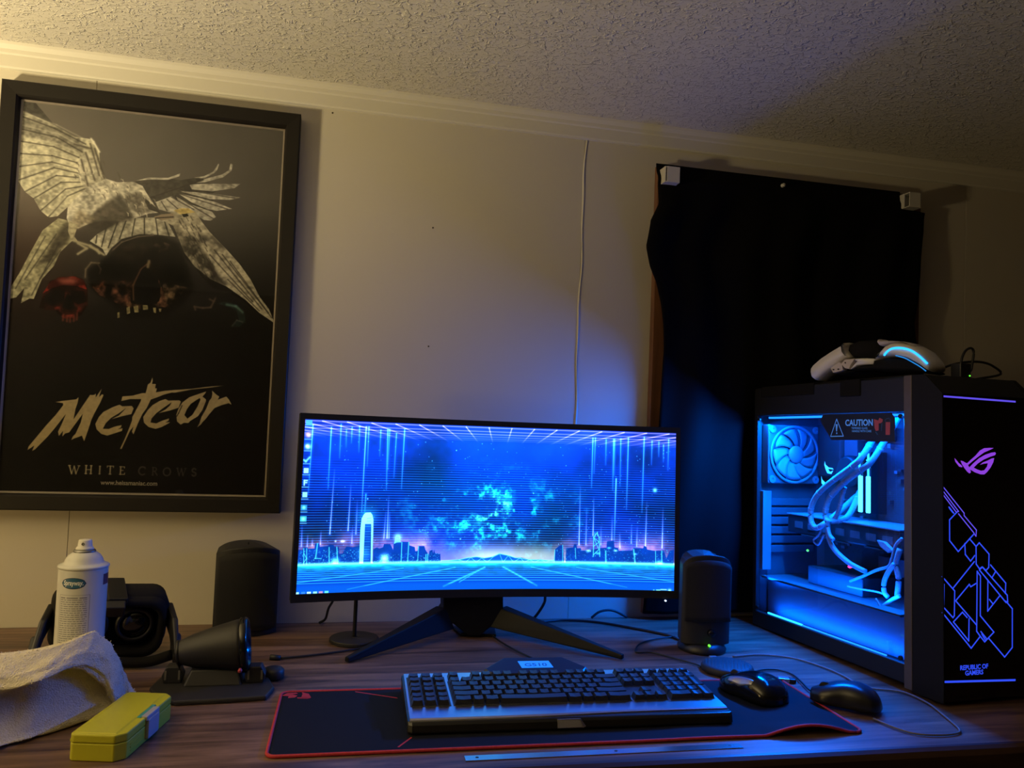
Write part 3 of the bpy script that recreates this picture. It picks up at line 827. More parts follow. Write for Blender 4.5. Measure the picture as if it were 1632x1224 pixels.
# skyline
TW, CY = (.02, .22, .70), (.36, .92, 1.0)
skl = [(-6,140),(-4,249),(11,249),(12,263),(22,262),(23,255),(39,256),(40,284),(50,284),(52,264),(73,269),(75,277),(85,276),(89,262),(99,260),(101,223),(109,224),(114,247),(118,264),(134,260),(151,266),(154,152)]
sc_.fill(skl, TW, tex=.8 + .4 * n2)
sc_.fill([(187,151),(186,245),(195,256),(202,248),(211,258),(213,276),(229,275),(234,255),(237,240),(238,284),(249,295),(257,284),(258,289),(277,287),(279,266),(293,256),(295,231),(301,233),(303,262),(318,262),(321,241),(328,217),(331,211),(332,232),(340,240),(342,217),(344,241),(347,219),(361,214),(363,154)], TW, tex=.8 + .4 * n2)
sc_.fill([(670,143),(671,243),(684,270),(693,272),(697,163),(701,160),(702,252),(721,258),(723,277),(730,278),(732,253),(742,255),(744,238),(776,245),(795,257),(813,260),(814,300),(833,305),(835,263),(845,259),(847,242),(884,246),(887,261),(914,261),(916,277),(923,271),(925,254),(945,247),(971,251),(978,201),(988,252),(999,257),(997,138)], TW, tex=.8 + .4 * n2)
def rects(n, box, cols):
    (x0, y0), (x1, y1) = box
    for k in range(n):
        x, y = random.uniform(min(x0, x1), max(x0, x1)), random.uniform(min(y0, y1), max(y0, y1))
        w, h = random.uniform(.8, 3.2), random.uniform(1.5, 6)
        sc_.fill([(x, y), (x + w, y), (x + w, y + h), (x, y + h)], random.choice(cols), random.uniform(.3, .75))
LC = [(.15, .55, .95), (.10, .40, .88), (.35, .85, 1.0)]
rects(330, [(-3,170),(150,245)], LC)
rects(280, [(189,159),(359,217)], LC)
rects(360, [(675,153),(994,249)], LC)
for l, w in (([(43,199),(46,284)], 1.5), ([(40,199),(57,197)], 1.0), ([(75,260),(77,168)], 1.2), ([(94,262),(98,167)], 1.2), ([(259,284),(259,171)], 1.2), ([(277,284),(276,171)], 1.3), ([(303,259),(302,176)], 1.0), ([(323,211),(324,151)], 1.3), ([(328,214),(328,151)], 1.3),
              ([(13,257),(15,158)], 1.0), ([(20,257),(22,157)], 1.0), ([(14,229),(21,200),(15,178)], 1.0), ([(692,272),(693,153)], .9), ([(727,254),(729,187)], .9), ([(811,239),(812,152)], 1.8), ([(948,246),(949,164)], 1.0), ([(965,247),(966,165)], 1.4), ([(888,252),(893,156)], 1.8), ([(671,241),(670,148)], 1.0),
              ([(777,203),(777,324),(786,351),(792,324),(795,204)], 1.3), ([(777,266),(792,295),(778,319),(792,247),(777,213)], 1.0), ([(781,324),(780,353)], .9), ([(787,334),(787,358)], .9)):
    sc_.lines(l, w, CY, .85)
# the tall rounded tower
sc_.fill([(152,151),(151,362),(153,426),(158,450),(163,461),(175,462),(180,447),(183,421),(184,350),(185,159),(181,157),(178,394),(162,394),(162,162),(160,152)], (.62, 1.0, 1.0))
sc_.fill([(162,160),(162,392),(178,393),(181,158)], (.03, .24, .72), tex=.7 + .6 * n2)
for k in range(14):
    y = 370 + k * 26
    a, b = [(163,379),(177,379)]
    dv = (a[1] - HZ) / 14.5 * k
    sc_.seg((a[0] - k * .12 * 1.2, a[1] - dv), (b[0] - k * .05, b[1] - dv), .7, (.25, .65, 1.0), random.uniform(.2, .8))
for q in ([(167,426),(176,428)], [(167,410),(177,411)]):
    sc_.lines(q, .8, (.25, .6, .85), .8)
for p, r, c, a in (([(91,176)][0], 9, (.6, 1, 1), 1.0), ([(216,190)][0], 10, (.75, 1, 1), 1.1), ([(248,314)][0], 9, (.55, .9, .9), .9), ([(108,294)][0], 5.5, (.9, .9, .7), 1.0), ([(90,295)][0], 2.5, (.8, .8, .6), .8),
                  ([(167,438)][0], 22, (.12, .45, .55), .8), ([(160,222)][0], 16, (.2, .5, .5), .5), ([(763,238)][0], 6, (.7, .9, .6), .9), ([(838,242)][0], 5, (.7, .9, .6), .9), ([(959,164)][0], 8, (.5, .95, .8), 1.1), ([(820,258)][0], 5, (.4, .8, .8), .8), ([(789,223)][0], 6, (.4, .8, .7), .7), ([(893,223)][0], 5, (.4, .7, .8), .7)):
    sc_.glow(p, r, c, a, ry=r * (.5 if r in (5.5, 6, 5) else 1))
sc_.fill([(238,275),(241,302),(248,334),(255,290),(258,285),(246,284)], (.55, .95, 1.0), .8)
# water
wat = V < HZ
base = ramp(V, [(0, (.02, .33, .84)), (30, (.02, .34, .86)), (60, (.01, .24, .80)), (120, (.01, .24, .80)), (HZ, (.04, .48, .90))])
rip = np.clip((fbm(sc_.w, sc_.h, (40, 60), 3, 8) - .5) * 5, -.6, 1.2) * np.clip((V - 70) / 60, 0, 1)
base = base * (1 + .35 * rip[..., None])
sc_.a = np.where(wat[..., None], base, sc_.a)
hb = np.exp(-((V - HZ) / 9) ** 2)
sc_.a += hb[..., None] * np.array((.55, .75, .35))
sc_.a += (np.exp(-((V - HZ + 16) / 16) ** 2) * wat)[..., None] * np.array((.03, .25, .15))
for v, a in ((146, .3), (137, .45), (128, .6), (118, .75), (107, .8), (96, .85), (84, .8), (70, .85), (55, .7)):
    sc_.seg((0, v + 2), (1000, v - 2), .9, (.25, .80, 1.0), a)
for p, w in (([(482,136),(414,43)], 1.0), ([(528,136),(584,69)], 1.0), ([(481,131),(373,20)], 2.2), ([(402,132),(125,16)], 1.1), ([(532,134),(624,20)], 2.2), ([(607,134),(871,15)], 1.1), ([(731,134),(1004,55)], .8), ([(266,132),(-3,62)], .8)):
    sc_.lines(p, w, (.25, .80, 1.0), .85)
# desktop icons with captions, and the task bar
ic = [([(10,979)][0], (.35, .75, 1.0)), ([(10,908)][0], (.95, .45, .55)), ([(10,841)][0], (.80, .90, .95)), ([(9,767)][0], (.55, .95, 1.0)), ([(9,702)][0], (.85, 1.0, 1.0)), ([(8,632)][0], (.25, .55, .9)), ([(9,564)][0], (.75, .95, 1.0)), ([(8,490)][0], (.20, .55, .85)), ([(8,425)][0], (.30, .75, .90))]
for k, ((x, y), c) in enumerate(ic):
    w, h = (6, 15) if k in (4, 6) else (8, 16)
    if k in (1, 2):
        sc_.glow((x, y), 7, c, 1.0)
        sc_.glow((x - 2, y + 3), 3, (.9, .1, .2) if k == 1 else (.8, .5, .2), .8)
        sc_.glow((x + 2, y - 2), 3.2, (.3, .5, .3), .6)
    elif k == 3:
        sc_.lines([(x - 7, y - 4), (x - 2, y - 12), (x + 7, y + 12)], 2.6, c, .9)
    elif k == 5:
        sc_.fill([(x - 7, y - 15), (x + 7, y - 15), (x + 7, y + 15), (x - 7, y + 15)], (.05, .25, .75), .7)
        sc_.lines([(x - 2, y - 14), (x - 2, y + 13), (x + 5, y + 13)], 1.8, (.8, 1, 1), .95)
        sc_.lines([(x - 2, y + 1), (x + 4, y + 1)], 1.8, (.8, 1, 1), .95)
    else:
        sc_.fill([(x - w, y - h), (x + w, y - h), (x + w, y + h), (x - w, y + h)], c, .85)
        if k > 6:
            sc_.glow((x, y), 4, (.5, .7, .5), .9)
    sc_.seg((x - 8, y - 25), (x + 8, y - 25), 1.3, (.55, .85, 1.0), .7)
sc_.a[(V < 34)] = sc_.a[(V < 34)] * .5 + np.array((.01, .16, .42))
for p, c in (([(2,2)][0], (.85, 1, 1)), ([(17,3)][0], (.25, .5, .95)), ([(31,2)][0], (.95, 1, .95)), ([(46,2)][0], (.75, .95, .9)), ([(60,2)][0], (.95, .55, .75)), ([(74,3)][0], (.5, .9, .95))):
    sc_.fill([(p[0] - 5, p[1] - 9), (p[0] + 5, p[1] - 9), (p[0] + 5, p[1] + 9), (p[0] - 5, p[1] + 9)], c, .85)
for p in [(945,0),(953,1),(957,1),(961,1)]:
    sc_.glow(p, 2.0, (.7, .8, .5), .9)
for q in ([(964,6),(979,6)], [(964,-6),(979,-7)]):
    sc_.lines(q, 1.6, (.75, .95, 1.0), .9)
sc_.glow([(988,-1)][0], 5, (.8, .8, .6), 1.0)
sc_.a = np.clip(sc_.a, 0, 1)
sc_.a[..., 2] **= 1.28

SCREEN_GAIN = 2.4
m = bpy.data.materials.new('lit_screen')
m.use_nodes = True
nt = m.node_tree
b_ = nt.nodes['Principled BSDF']
t_ = nd(nt, 'ShaderNodeTexImage')
t_.image = sc_.image('screen_art')
t_.extension = 'EXTEND'
b_.inputs['Base Color'].default_value = (.004, .004, .005, 1)
b_.inputs['Roughness'].default_value = .35
mu_ = nd(nt, 'ShaderNodeMixRGB', blend_type='MULTIPLY')
mu_.inputs[0].default_value = 1.0
mu_.inputs[2].default_value = (.44, .66, .66, 1)
nt.links.new(t_.outputs[0], mu_.inputs[1])
nt.links.new(mu_.outputs[0], b_.inputs['Emission Color'])
b_.inputs['Emission Strength'].default_value = SCREEN_GAIN
mb = MB(Tm).grid(41, 2, lambda u, v: curve(-W2 + 2 * W2 * u, -H2 + 2 * H2 * v, -.0012))
o = mb.build('screen', m, mo, smooth=True)
uv_grid(o, 41, 2)
M_led = mat('white_led', (.8, .85, .9), emit=(.75, .9, 1.0), estr=2.0)
px, pz = [(0.6773,0.8353)][0]
MB(frame((px - SX0, -.214 + .13, pz - .75), (1, 0, 0), (0, 0, 1))).lathe([(.0016, -.004), (.0016, .0), (.0010, .0008)], 10).build('power_light', M_led, mo)
# stand: centre column ending in a point, two long tapering legs
L = lambda pts: [(x - SX0, z - .75) for x, z in pts]
m = MB()
nk = L([(0.234,0.8636),(0.3551,0.8629),(0.3574,0.809),(0.3725,0.7888),(0.3381,0.7756),(0.3108,0.755),(0.2891,0.7554),(0.2578,0.7794),(0.22,0.785),(0.2363,0.8106)])
m.loft([[(x, -.018, z) for x, z in nk], [(x, .030, z) for x, z in nk]])
m.build('neck', M_stand, mo, bevel=.003)
def leg(a, b, tip, w0, w1):
    """a, b upper and lower corner at the hub (x, z); tip on the desk (x, y)"""
    p0, p1 = Vector((a[0], -.005, a[1])), Vector((b[0], -.005, b[1]))
    q = Vector((tip[0] - SX0, tip[1] + .13, .0015))
    d = (q - p0); d.z = 0; d.normalize()
    s = Vector((-d.y, d.x, 0))
    q2 = q + Vector((0, 0, .0085))
    mid0 = p0.lerp(q2, .5) ; mid1 = p1.lerp(q, .5)
    R = lambda u, l, w: [tuple(u - s * w), tuple(u + s * w), tuple(l + s * w * 1.1), tuple(l - s * w * 1.1)]
    return MB().loft([R(p0, p1, w0), R(mid0, mid1, (w0 + w1) / 2), R(q2, q, w1)]).build('leg', M_stand, mo, bevel=.002)
tl, tr = [(0.0486,-0.2822),(0.5527,-0.3093)]
h = L([(0.2345,0.8106),(0.2514,0.7696),(0.3597,0.8091),(0.3406,0.7717)])
leg(h[0], h[1], tl, .014, .005)
leg(h[2], h[3], tr, .014, .005)
m = MB().prism([(-.05, .0), (.02, -.012), (.03, .05), (-.06, .06)], .0, .006)
m.build('rear_foot', M_stand, mo, bevel=.002)

# ================================================================ SPEAKERS
def speaker(name, label, loc, rz, w, h, d, bulge, arch, base, corner=.012):
    t = thing(name, label, 'speaker', loc, rz, 'pair of desktop speakers')
    n = 24
    def ringat(zf):
        r = []
        for i in range(n + 1):
            s = -1 + 2 * i / n
            e = 1 - .12 * abs(s) ** 8
            r.append((s * w / 2, -d / 2 - bulge * (1 - s * s) + .006 * abs(s) ** 6, zf(s)))
        for i in range(n + 1):
            s = 1 - 2 * i / n
            r.append((s * w / 2 * .86, d / 2 - .01 * abs(s) ** 4, zf(s)))
        return r
    z0 = .016 if base else 0.0
    topz = lambda s: h - arch * s * s - corner * abs(s) ** 10
    m = MB()
    m.loft([ringat(lambda s: z0), ringat(lambda s: z0 + .003), ringat(lambda s: topz(s) - .004), ringat(topz)])
    m.build('cabinet', M_matte, t, bevel=.002)
    # cloth grille a hair proud of the cabinet
    g = MB()
    def gf(u, v):
        s = -.93 + 1.86 * u
        zt = topz(s) - .010
        zb = z0 + (.045 if base else .012)
        return (s * w / 2, -d / 2 - bulge * (1 - s * s) - .0022, zb + (zt - zb) * v)
    g.grid(25, 12, gf)
    g.build('grille', mat('speaker_cloth', (.014, .014, .016), rough=.9, bump=(900, .5, .0006), noise=(900, .5)), t, smooth=True, solid=-.002)
    return t
lx, ly = [(-0.1486,-0.0916)][0]
t = speaker('desktop_speaker', 'black desktop speaker left of the monitor, against the wall', (lx, ly + .042, .75), math.radians(12), .120, .172, .075, .020, .010, False, .003)
MB().lathe([(.0016, 0), (.0016, .004), (.001, .005)], 8, Matrix.Translation((.0, -.02, .1715))).build('top_peg', M_black, t)
rx_, ry_ = [(0.7334,-0.2826)][0]
t = speaker('desktop_speaker', 'black desktop speaker with green light between monitor and computer tower', (rx_ + .006, ry_ + .034, .75), math.radians(-8), .098, .190, .058, .010, .010, True)
m = MB().lathe([(.046, 0), (.047, .006), (.040, .016), (.034, .018)], 32, Matrix.Translation((0, -.004, 0)) @ Matrix.Diagonal((1, 1.1, 1, 1)))
m.build('foot', M_black, t, smooth=True)
M_green = mat('green_led', (.1, .8, .1), emit=(.14, 1.0, .04), estr=1.6)
Tk = frame((.002, -.055, .017), (1, 0, 0), (0, 0, 1))
MB(frame((.0, -.051, .0185), (1, 0, 0), (0, 0, 1))).lathe([(.0022, -.004), (.0022, .0005), (.0012, .0015)], 12).build('power_light', M_green, t)
MB(frame((.006, -.041, .040), (1, 0, 0), (0, 0, 1))).lathe([(.0075, -.004), (.0072, .004), (.006, .006)], 20).build('volume_knob', M_gloss, t, smooth=True)

# ================================================================ VR SENSOR STAND
sx, sy = [(0.0657,-0.1689)][0]
t = thing('sensor_stand', 'slim black sensor stand on a round base behind the monitor leg', 'stand', (sx, sy + .022, .75))
MB().lathe([(.0455, 0), (.047, .0015), (.047, .006), (.0455, .0078), (.006, .0085), (.0055, .0095)], 48).build('base', M_matte, t, smooth=False, bevel=.0004)
MB().lathe([(.0042, .008), (.0038, .012), (.0038, .128), (.002, .130)], 16).build('stem', M_black, t, smooth=True)

# ================================================================ SPRAY CAN
CX, CY = -.3515, -.399
t = thing('spray_can', 'white aerosol glass cleaner can behind the towel', 'spray can', (CX, CY, .75))
M_can = mat('white_enamel', (.60, .60, .58), rough=.22, noise=(30, .03))
M_nozzle = mat('nozzle_plastic', (.66, .64, .58), rough=.45, noise=(30, .03))
M_grey = mat('grey_metal', (.30, .30, .31), rough=.3, metal=.8, noise=(30, .1))
R = .0338
MB().lathe([(R - .002, 0), (R, .002), (R, .1895), (R - .0008, .1905)], 64).build('can_body', M_can, t, smooth=False, bevel=.0006)
MB().lathe([(R - .001, .1900), (R + .0012, .1912), (R + .0014, .1935), (R - .0005, .1952), (R - .004, .1962), (.0268, .1985), (.0252, .2035), (.0215, .2090), (.0165, .2126), (.0140, .2142)], 64).build('shoulder', M_can, t, smooth=True)
MB().lathe([(.0150, .2128), (.0158, .2142), (.0150, .2160), (.0118, .2166)], 48).build('valve_collar', M_grey, t, smooth=True)
m = MB()
m.lathe([(.0125, .2158), (.0125, .2185), (.0110, .2205), (.0102, .2210), (.0092, .2300), (.0086, .2312), (.004, .2314)], 40)
nz = m.build('nozzle', M_nozzle, t, smooth=True)
va = math.atan2(-1.725 - CY, 0 - CX) - .30       # nozzle and label look a little left of the camera
def oncan(a, z, r=R):
    return (r * math.cos(a), r * math.sin(a), z)
d = Vector((math.cos(va), math.sin(va), 0))
MB(frame(d * .0091 + Vector((0, 0, .2258)), (-d.y, d.x, 0), (0, 0, 1))).lathe([(.0020, -.001), (.0020, .0012), (.0012, .0012), (.0010, .0002)], 14).build('spray_hole', M_black, nz)
def wrap(pts, dr):
    """polygon given in mm round the can (x along the surface, y up) as a skin just outside it"""
    return [oncan(va + .03 + x / 1000 / R, z / 1000, R + dr) for x, z in pts]
M_lblue = mat('label_blue', (.030, .115, .22), rough=.35, noise=(30, .1))
M_ldark = mat('label_navy', (.012, .030, .075), rough=.35)
M_lwhite = mat('label_white', (.68, .72, .74), rough=.4)
M_lgrey = mat('label_print', (.20, .20, .22), rough=.5)
M_lred = mat('label_wine', (.10, .02, .06), rough=.4)
def oval(name, cx, cz, a, b, m_, dr):
    n = 40
    mb = MB()
    P = wrap([(cx, cz)] + [(cx + a * math.cos(2 * math.pi * k / n), cz + b * math.sin(2 * math.pi * k / n)) for k in range(n)], dr)
    # rows of the oval so that it follows the curve of the can
    rows = []
    for j in range(13):
        x = cx - a + 2 * a * j / 12
        h = b * math.sqrt(max(0, 1 - ((x - cx) / a) ** 2)) + .02
        rows.append(wrap([(x, cz - h), (x, cz + h)], dr))
    mb.loft(rows, False, False)
    return mb.build(name, m_, t)
oval('label_oval', -4, 172, 18.0, 8.2, M_ldark, .00015)
oval('label_oval', -4, 172.2, 17.0, 7.2, M_lblue, .00025)
lt = text('brand_lettering', 'Sprayway.', .0098, M_lwhite, t, Matrix.Identity(4), sx=.72, extrude=0, offset=.00025, shear=.1)
for v in lt.data.vertices:
    p = oncan(va + .03 + (v.co.x - .004) / R, .1725 + v.co.y, R + .00035)
    v.co = p
mb = MB()
def skin(x0, x1, z0, z1, dr, mb):
    n = max(2, int(abs(x1 - x0) / 3))
    mb.loft([wrap([(x0 + (x1 - x0) * k / n, z0), (x0 + (x1 - x0) * k / n, z1)], dr) for k in range(n + 1)], False, False)
for z in range(37):
    zz = 151 - z * 3.1
    x = -22.0
    if z == 0:
        for x0, x1 in ((-22, -14), (-12, 4), (6, 16)):
            skin(x0, x1, zz - 1.0, zz + .6, .0002, mb)
        continue
    while x < 16:
        w = random.uniform(2.5, 8)
        skin(x, min(x + w, 17), zz - .55, zz + .55, .0002, mb)
        x += w + random.uniform(.7, 1.4)
o = mb.build('small_print', M_lgrey, t)
o['kind'] = 'stuff'
mb = MB()
skin(-24, 20, 154.6, 155.1, .0002, mb); skin(19.4, 20, 30, 155, .0002, mb); skin(-24, -23.5, 30, 155, .0002, mb)
mb.build('label_border', M_lgrey, t)
mb = MB()
skin(40, 60, 166, 182, .0002, mb)
mb.build('label_band', M_lred, t)

# ================================================================ TOWEL
def towel_mat():
    m = mat('terry_cloth', (.72, .65, .50), rough=.95, noise=(120, .12), bump=(520, .9, .003))
    return m
M_terry = towel_mat()
hem = [(-.80, -.725), (-.60, -.690), (-.50, -.645), (-.40, -.612), (-.35, -.578), (-.318, -.540), (-.292, -.508), (-.272, -.488), (-.258, -.478)]
def hem_at(u):
    k = u * (len(hem) - 1); i = min(int(k), len(hem) - 2); f = k - i
    a, b = hem[i], hem[i + 1]
    return a[0] + (b[0] - a[0]) * f, a[1] + (b[1] - a[1]) * f
tn = [fbm(120, 120, (5, 5), 4, s_) for s_ in (31, 32, 33)]
def towel(u, v):
    x, y0 = hem_at(u)
    i, j = min(int(v * 119), 119), min(int(u * 119), 119)
    H = np.interp(u, [0, .25, .375, .5, .625, .75, .875, .95, 1.0], [.095, .096, .101, .107, .112, .094, .064, .040, .014])
    D = np.interp(u, [0, .45, .7, .85, 1.0], [.22, .15, .098, .072, .042])
    # profile: hem on the desk, hollow front, rolled lip, crown, back
    lipz = np.interp(u, [0, .25, .375, .5, .57, .64, .75, .87, 1], [.45, .50, .56, .74, .80, .64, .40, .20, .3])
    P = [(0.0, .022), (.02, .012), (.10, .13), (.26, lipz * .60), (.30, lipz * .90), (.13, lipz * .98), (.055, lipz * .5 + .5 - .12), (.12, lipz * .2 + .70), (.32, 1.0), (.50, .97), (.70, .70), (.88, .30), (1.0, .02)]
    if u < .12:
        pass
    k = v * (len(P) - 1); a = min(int(k), len(P) - 2); f = k - a
    f = f * f * (3 - 2 * f) * .5 + f * .5
    py = P[a][0] + (P[a + 1][0] - P[a][0]) * f
    pz = P[a][1] + (P[a + 1][1] - P[a][1]) * f
    n = tn[0][i, j] - .5
    n2 = tn[1][i, j] - .5
    fold = .010 * math.sin(u * 19 + v * 3) * math.sin(v * 3.14) ** 2 * (1 if v < .5 else .5)
    y = y0 + py * D + n * .018 + fold * .8
    z = .7525 + max(.001, pz * H + n2 * .016 * math.sin(min(1, v * 6) * 1.57) + fold * .35)
    x += .010 * math.sin(v * 5 + u * 8) + n2 * .01
    return (x, y, z)
tw = MB().grid(120, 96, towel).build('towel', M_terry, smooth=True, solid=-.0015, sub=1)
tag(tw, 'crumpled white terry towel heaped in front of the spray can', 'towel')
# loose loops of the terry pile
vs = np.array([v.co for v in tw.data.vertices]); nrm = np.array([v.normal for v in tw.data.vertices])
tuft = MB()
for k in range(14000):
    i = int(rng.integers(0, len(vs) - 121))
    f = rng.random()
    p = Vector(vs[i] * (1 - f) + vs[min(i + 1, len(vs) - 1)] * f) + Vector(rng.normal(0, .0009, 3))
    if (i % 120) == 119 or p.z < .7545:
        continue
    n = Vector(nrm[i]) + Vector(rng.normal(0, .55, 3))
    n.normalize()
    q = n.orthogonal().normalized()
    q.rotate(Matrix.Rotation(rng.uniform(0, 6.28), 3, n))
    w, h = .0006, rng.uniform(.0008, .0022)
    tuft.add([p - q * w - n * .0008, p + q * w - n * .0008, p + q * w * .7 + n * h, p - q * w * .7 + n * h * .9], [(0, 1, 2, 3)])
tf = tuft.build('pile', M_terry, tw)
tf['kind'] = 'stuff'

# ================================================================ LIME CASE
bx0 = Vector((-.2925, -.6395, .75))
t = thing('plastic_case', 'lime green hinged plastic case in front of the towel', 'case', tuple(bx0), math.radians(-12.2))
M_lime = mat('lime_plastic', (.47, .45, .022), rough=.42, noise=(20, .06))
M_clasp = mat('clasp_grey', (.33, .33, .36), rough=.4, noise=(20, .08))
M_teal = mat('clear_teal_plastic', (.06, .30, .26), rough=.25, noise=(20, .08))
WX, LY, HZ2 = .0665, .152, .0325
def chamf(x0, x1, y0, y1, c):
    return [(x0 + c * .4, y0), (x1 - c, y0), (x1, y0 + c), (x1, y1 - c), (x1 - c, y1), (x0 + c * .4, y1), (x0, y1 - c * .4), (x0, y0 + c * .4)]
MB().prism(chamf(0, WX, 0, LY, .011), .0004, .0215).build('case_tray', M_lime, t, bevel=.0012)
lid = MB().prism(chamf(0, WX, 0, LY, .011), .0219, HZ2).build('case_lid', M_lime, t, bevel=.0018)
# lid: bevelled right edge and a raised field
m = MB()
m.loft([[(.004, .004, HZ2), (WX - .010, .004, HZ2), (WX - .010, .148, HZ2), (.004, .148, HZ2)], [(.006, .006, HZ2 + .0009), (WX - .0125, .006, HZ2 + .0009), (WX - .0125, .146, HZ2 + .0009), (.006, .146, HZ2 + .0009)]])
m.build('lid_field', M_lime, lid, bevel=.0003)
MB().box(WX - .0005, WX + .0042, .062, .094, .004, .029).build('clasp', M_clasp, t, bevel=.0012)
MB().box(WX - .006, WX + .0025, .060, .098, .0275, HZ2 + .0014).build('clasp_bridge', M_clasp, t, bevel=.0012)
MB().box(WX - .0105, WX - .0055, .058, .104, HZ2 - .001, HZ2 + .0012).build('window_strip', M_teal, t, bevel=.0005)
for y in (.010, .11):
    MB(Matrix.Translation((-.0012, y, .0215)) @ Matrix.Rotation(-math.pi / 2, 4, 'X')).lathe([(.0026, 0), (.0026, .028)], 12).build('hinge', M_lime, t)
for z in (.006, .010, .014):
    MB().box(WX - .0002, WX + .0006, .020, .050, z, z + .0018).build('grip_rib', M_lime, t)

# ================================================================ VR HEADSET
hx, hy = [(-0.3114,-0.253)][0]
t = thing('vr_headset', 'black virtual reality headset lying behind the spray can', 'headset', (hx - .040, hy + .012, .75), math.radians(17))
def rbox(x0, x1, y, z0, z1, r, n=6):
    p = []
    for cx, cz, a0 in ((x1 - r, z0 + r, -90), (x1 - r, z1 - r, 0), (x0 + r, z1 - r, 90), (x0 + r, z0 + r, 180)):
        for k in range(n + 1):
            a = math.radians(a0 + 90 * k / n)
            p.append((cx + r * math.cos(a), y, cz + r * math.sin(a)))
    return p
M_fab = mat('black_fabric', (.0065, .006, .006), rough=.92, spec=.25, noise=(300, .3), bump=(900, .4, .0006))
tilt = Matrix.Translation((0, 0, .012)) @ Matrix.Rotation(math.radians(10), 4, 'X') @ Matrix.Rotation(math.radians(4), 4, 'Y')
m = MB(tilt)
m.loft([rbox(-.086, .086, .060, .018, .098, .022), rbox(-.090, .090, .052, .010, .106, .026), rbox(-.090, .090, .006, .008, .108, .026), rbox(-.084, .084, -.004, .014, .102, .024)])
m.build('visor_shell', M_fab, t, smooth=True)
m = MB(tilt)
rg = [rbox(-.086, .086, -.002, .012, .104, .026), rbox(-.082, .082, -.030, .008, .106, .030), rbox(-.072, .072, -.030, .018, .096, .026), rbox(-.072, .072, -.006, .020, .094, .024)]
m.loft(rg, False)
m.build('face_cushion', M_fab, t, smooth=True)
M_lens = mat('lens_glass', (.006, .006, .008), rough=.05, noise=(10, .1), coat=1.0)
for x in (-.034, .036):
    T2 = tilt @ frame((x, -.008, .060), (1, 0, 0), (0, 0, 1))
    b = MB(T2).lathe([(.031, -.004), (.030, .010), (.024, .012), (.0235, .006)], 40, cap=False).build('lens_ring', M_black, t, smooth=True)
    MB(T2).lathe([(.0235, .004), (.021, .0075), (.014, .0105), (.006, .0118), (.001, .012)], 40).build('lens', M_lens, b, smooth=True)
MB(tilt).box(-.012, .018, -.034, .062, .104, .1135).build('top_strap', M_black, t, bevel=.002)
MB(tilt @ Matrix.Translation((-.002, -.036, .100)) @ Matrix.Rotation(.5, 4, 'X')).box(-.014, .016, -.012, .004, -.012, .012).build('strap_buckle', M_black, t, bevel=.002)
# side arms that carry the head band
for s, a in ((1, -.05), (-1, -.1)):
    T2 = tilt @ Matrix.Translation((s * .091, .002, .068)) @ Matrix.Rotation(a, 4, 'Z')
    ar = MB(T2)
    ar.loft([[(-.006, .02, -.016), (.006, .02, -.016), (.006, .02, .016), (-.006, .02, .016)], [(-.005 + s * .006, -.04, -.022), (.005 + s * .006, -.04, -.022), (.005 + s * .006, -.04, .012), (-.005 + s * .006, -.04, .012)],
             [(-.004 + s * .012, -.085, -.052), (.004 + s * .012, -.085, -.052), (.004 + s * .012, -.085, -.030), (-.004 + s * .012, -.085, -.030)]])
    ar.build('side_arm', M_black, t, bevel=.003)
    MB(T2 @ Matrix.Translation((s * .012, -.050, -.026)) @ Matrix.Rotation(.5, 4, 'X')).box(-.007, .007, -.020, .012, -.020, .012).build('earphone', M_matte, t, bevel=.005)
m = MB(tilt)
m.tube(smooth_path([(-.066, -.012, .030), (-.03, -.038, .012), (.02, -.050, .010), (.06, -.060, .014), (.092, -.072, .030)], 6), .0085, 10)
m.build('head_strap', M_fab, t, smooth=True)

# ================================================================ CUP SHAPED DEVICE ON A PLATE
P = [(-0.2489,-0.3985),(-0.2401,-0.3317),(-0.2086,-0.3029),(-0.114,-0.3054),(-0.0815,-0.3475),(-0.0642,-0.4153),(-0.0733,-0.4557),(-0.1389,-0.4616),(-0.2011,-0.465),(-0.2297,-0.4412)]
dx, dy = [(-0.1616,-0.3935)][0]
t = thing('tapered_device', 'dark grey cup shaped device lying on a flat black base plate', 'device', (dx, dy, .75))
M_dk = mat('dark_grey_plastic', (.022, .021, .022), rough=.5, noise=(60, .15), bump=(800, .1, .0004))
m = MB().prism([(x - dx, y - dy) for x, y in P][::-1], .0, .0075)
m.build('base_plate', M_dk, t, bevel=.0025)
ax0, ax1 = Vector((-.052, .018, .052)), Vector((.046, .020, .062))
axd = (ax1 - ax0).normalized()
X_ = axd.orthogonal().normalized()
T2 = frame(ax0, X_, axd.cross(X_))
Ln = (ax1 - ax0).length
m = MB(T2)
m.lathe([(.014, 0), (.0175, .0), (.0185, .003), (.0255, .022), (.0325, .050), (.0380, .078), (.0400, Ln - .010), (.0405, Ln - .004)], 40)
m.build('cup', M_dk, t, smooth=True)
MB(T2).lathe([(.0180, -.0025), (.0190, -.001), (.0190, .0018), (.0175, .003)], 32).build('end_band', M_black, t, smooth=True)
rim = MB(T2).lathe([(.0408, Ln - .0055), (.0432, Ln - .004), (.0432, Ln + .004), (.0400, Ln + .007), (.0370, Ln + .006), (.036, Ln - .002)], 40).build('rim', M_gloss, t, smooth=True)
M_red = mat('red_plastic', (.45, .05, .06), rough=.4)
px, pz = [(-0.1152,0.7811)][0]
MB(Matrix.Translation((.0445, -.018, .030))).lathe([(.003, 0), (.0035, .003), (.002, .006)], 12).build('red_dot', M_red, rim)
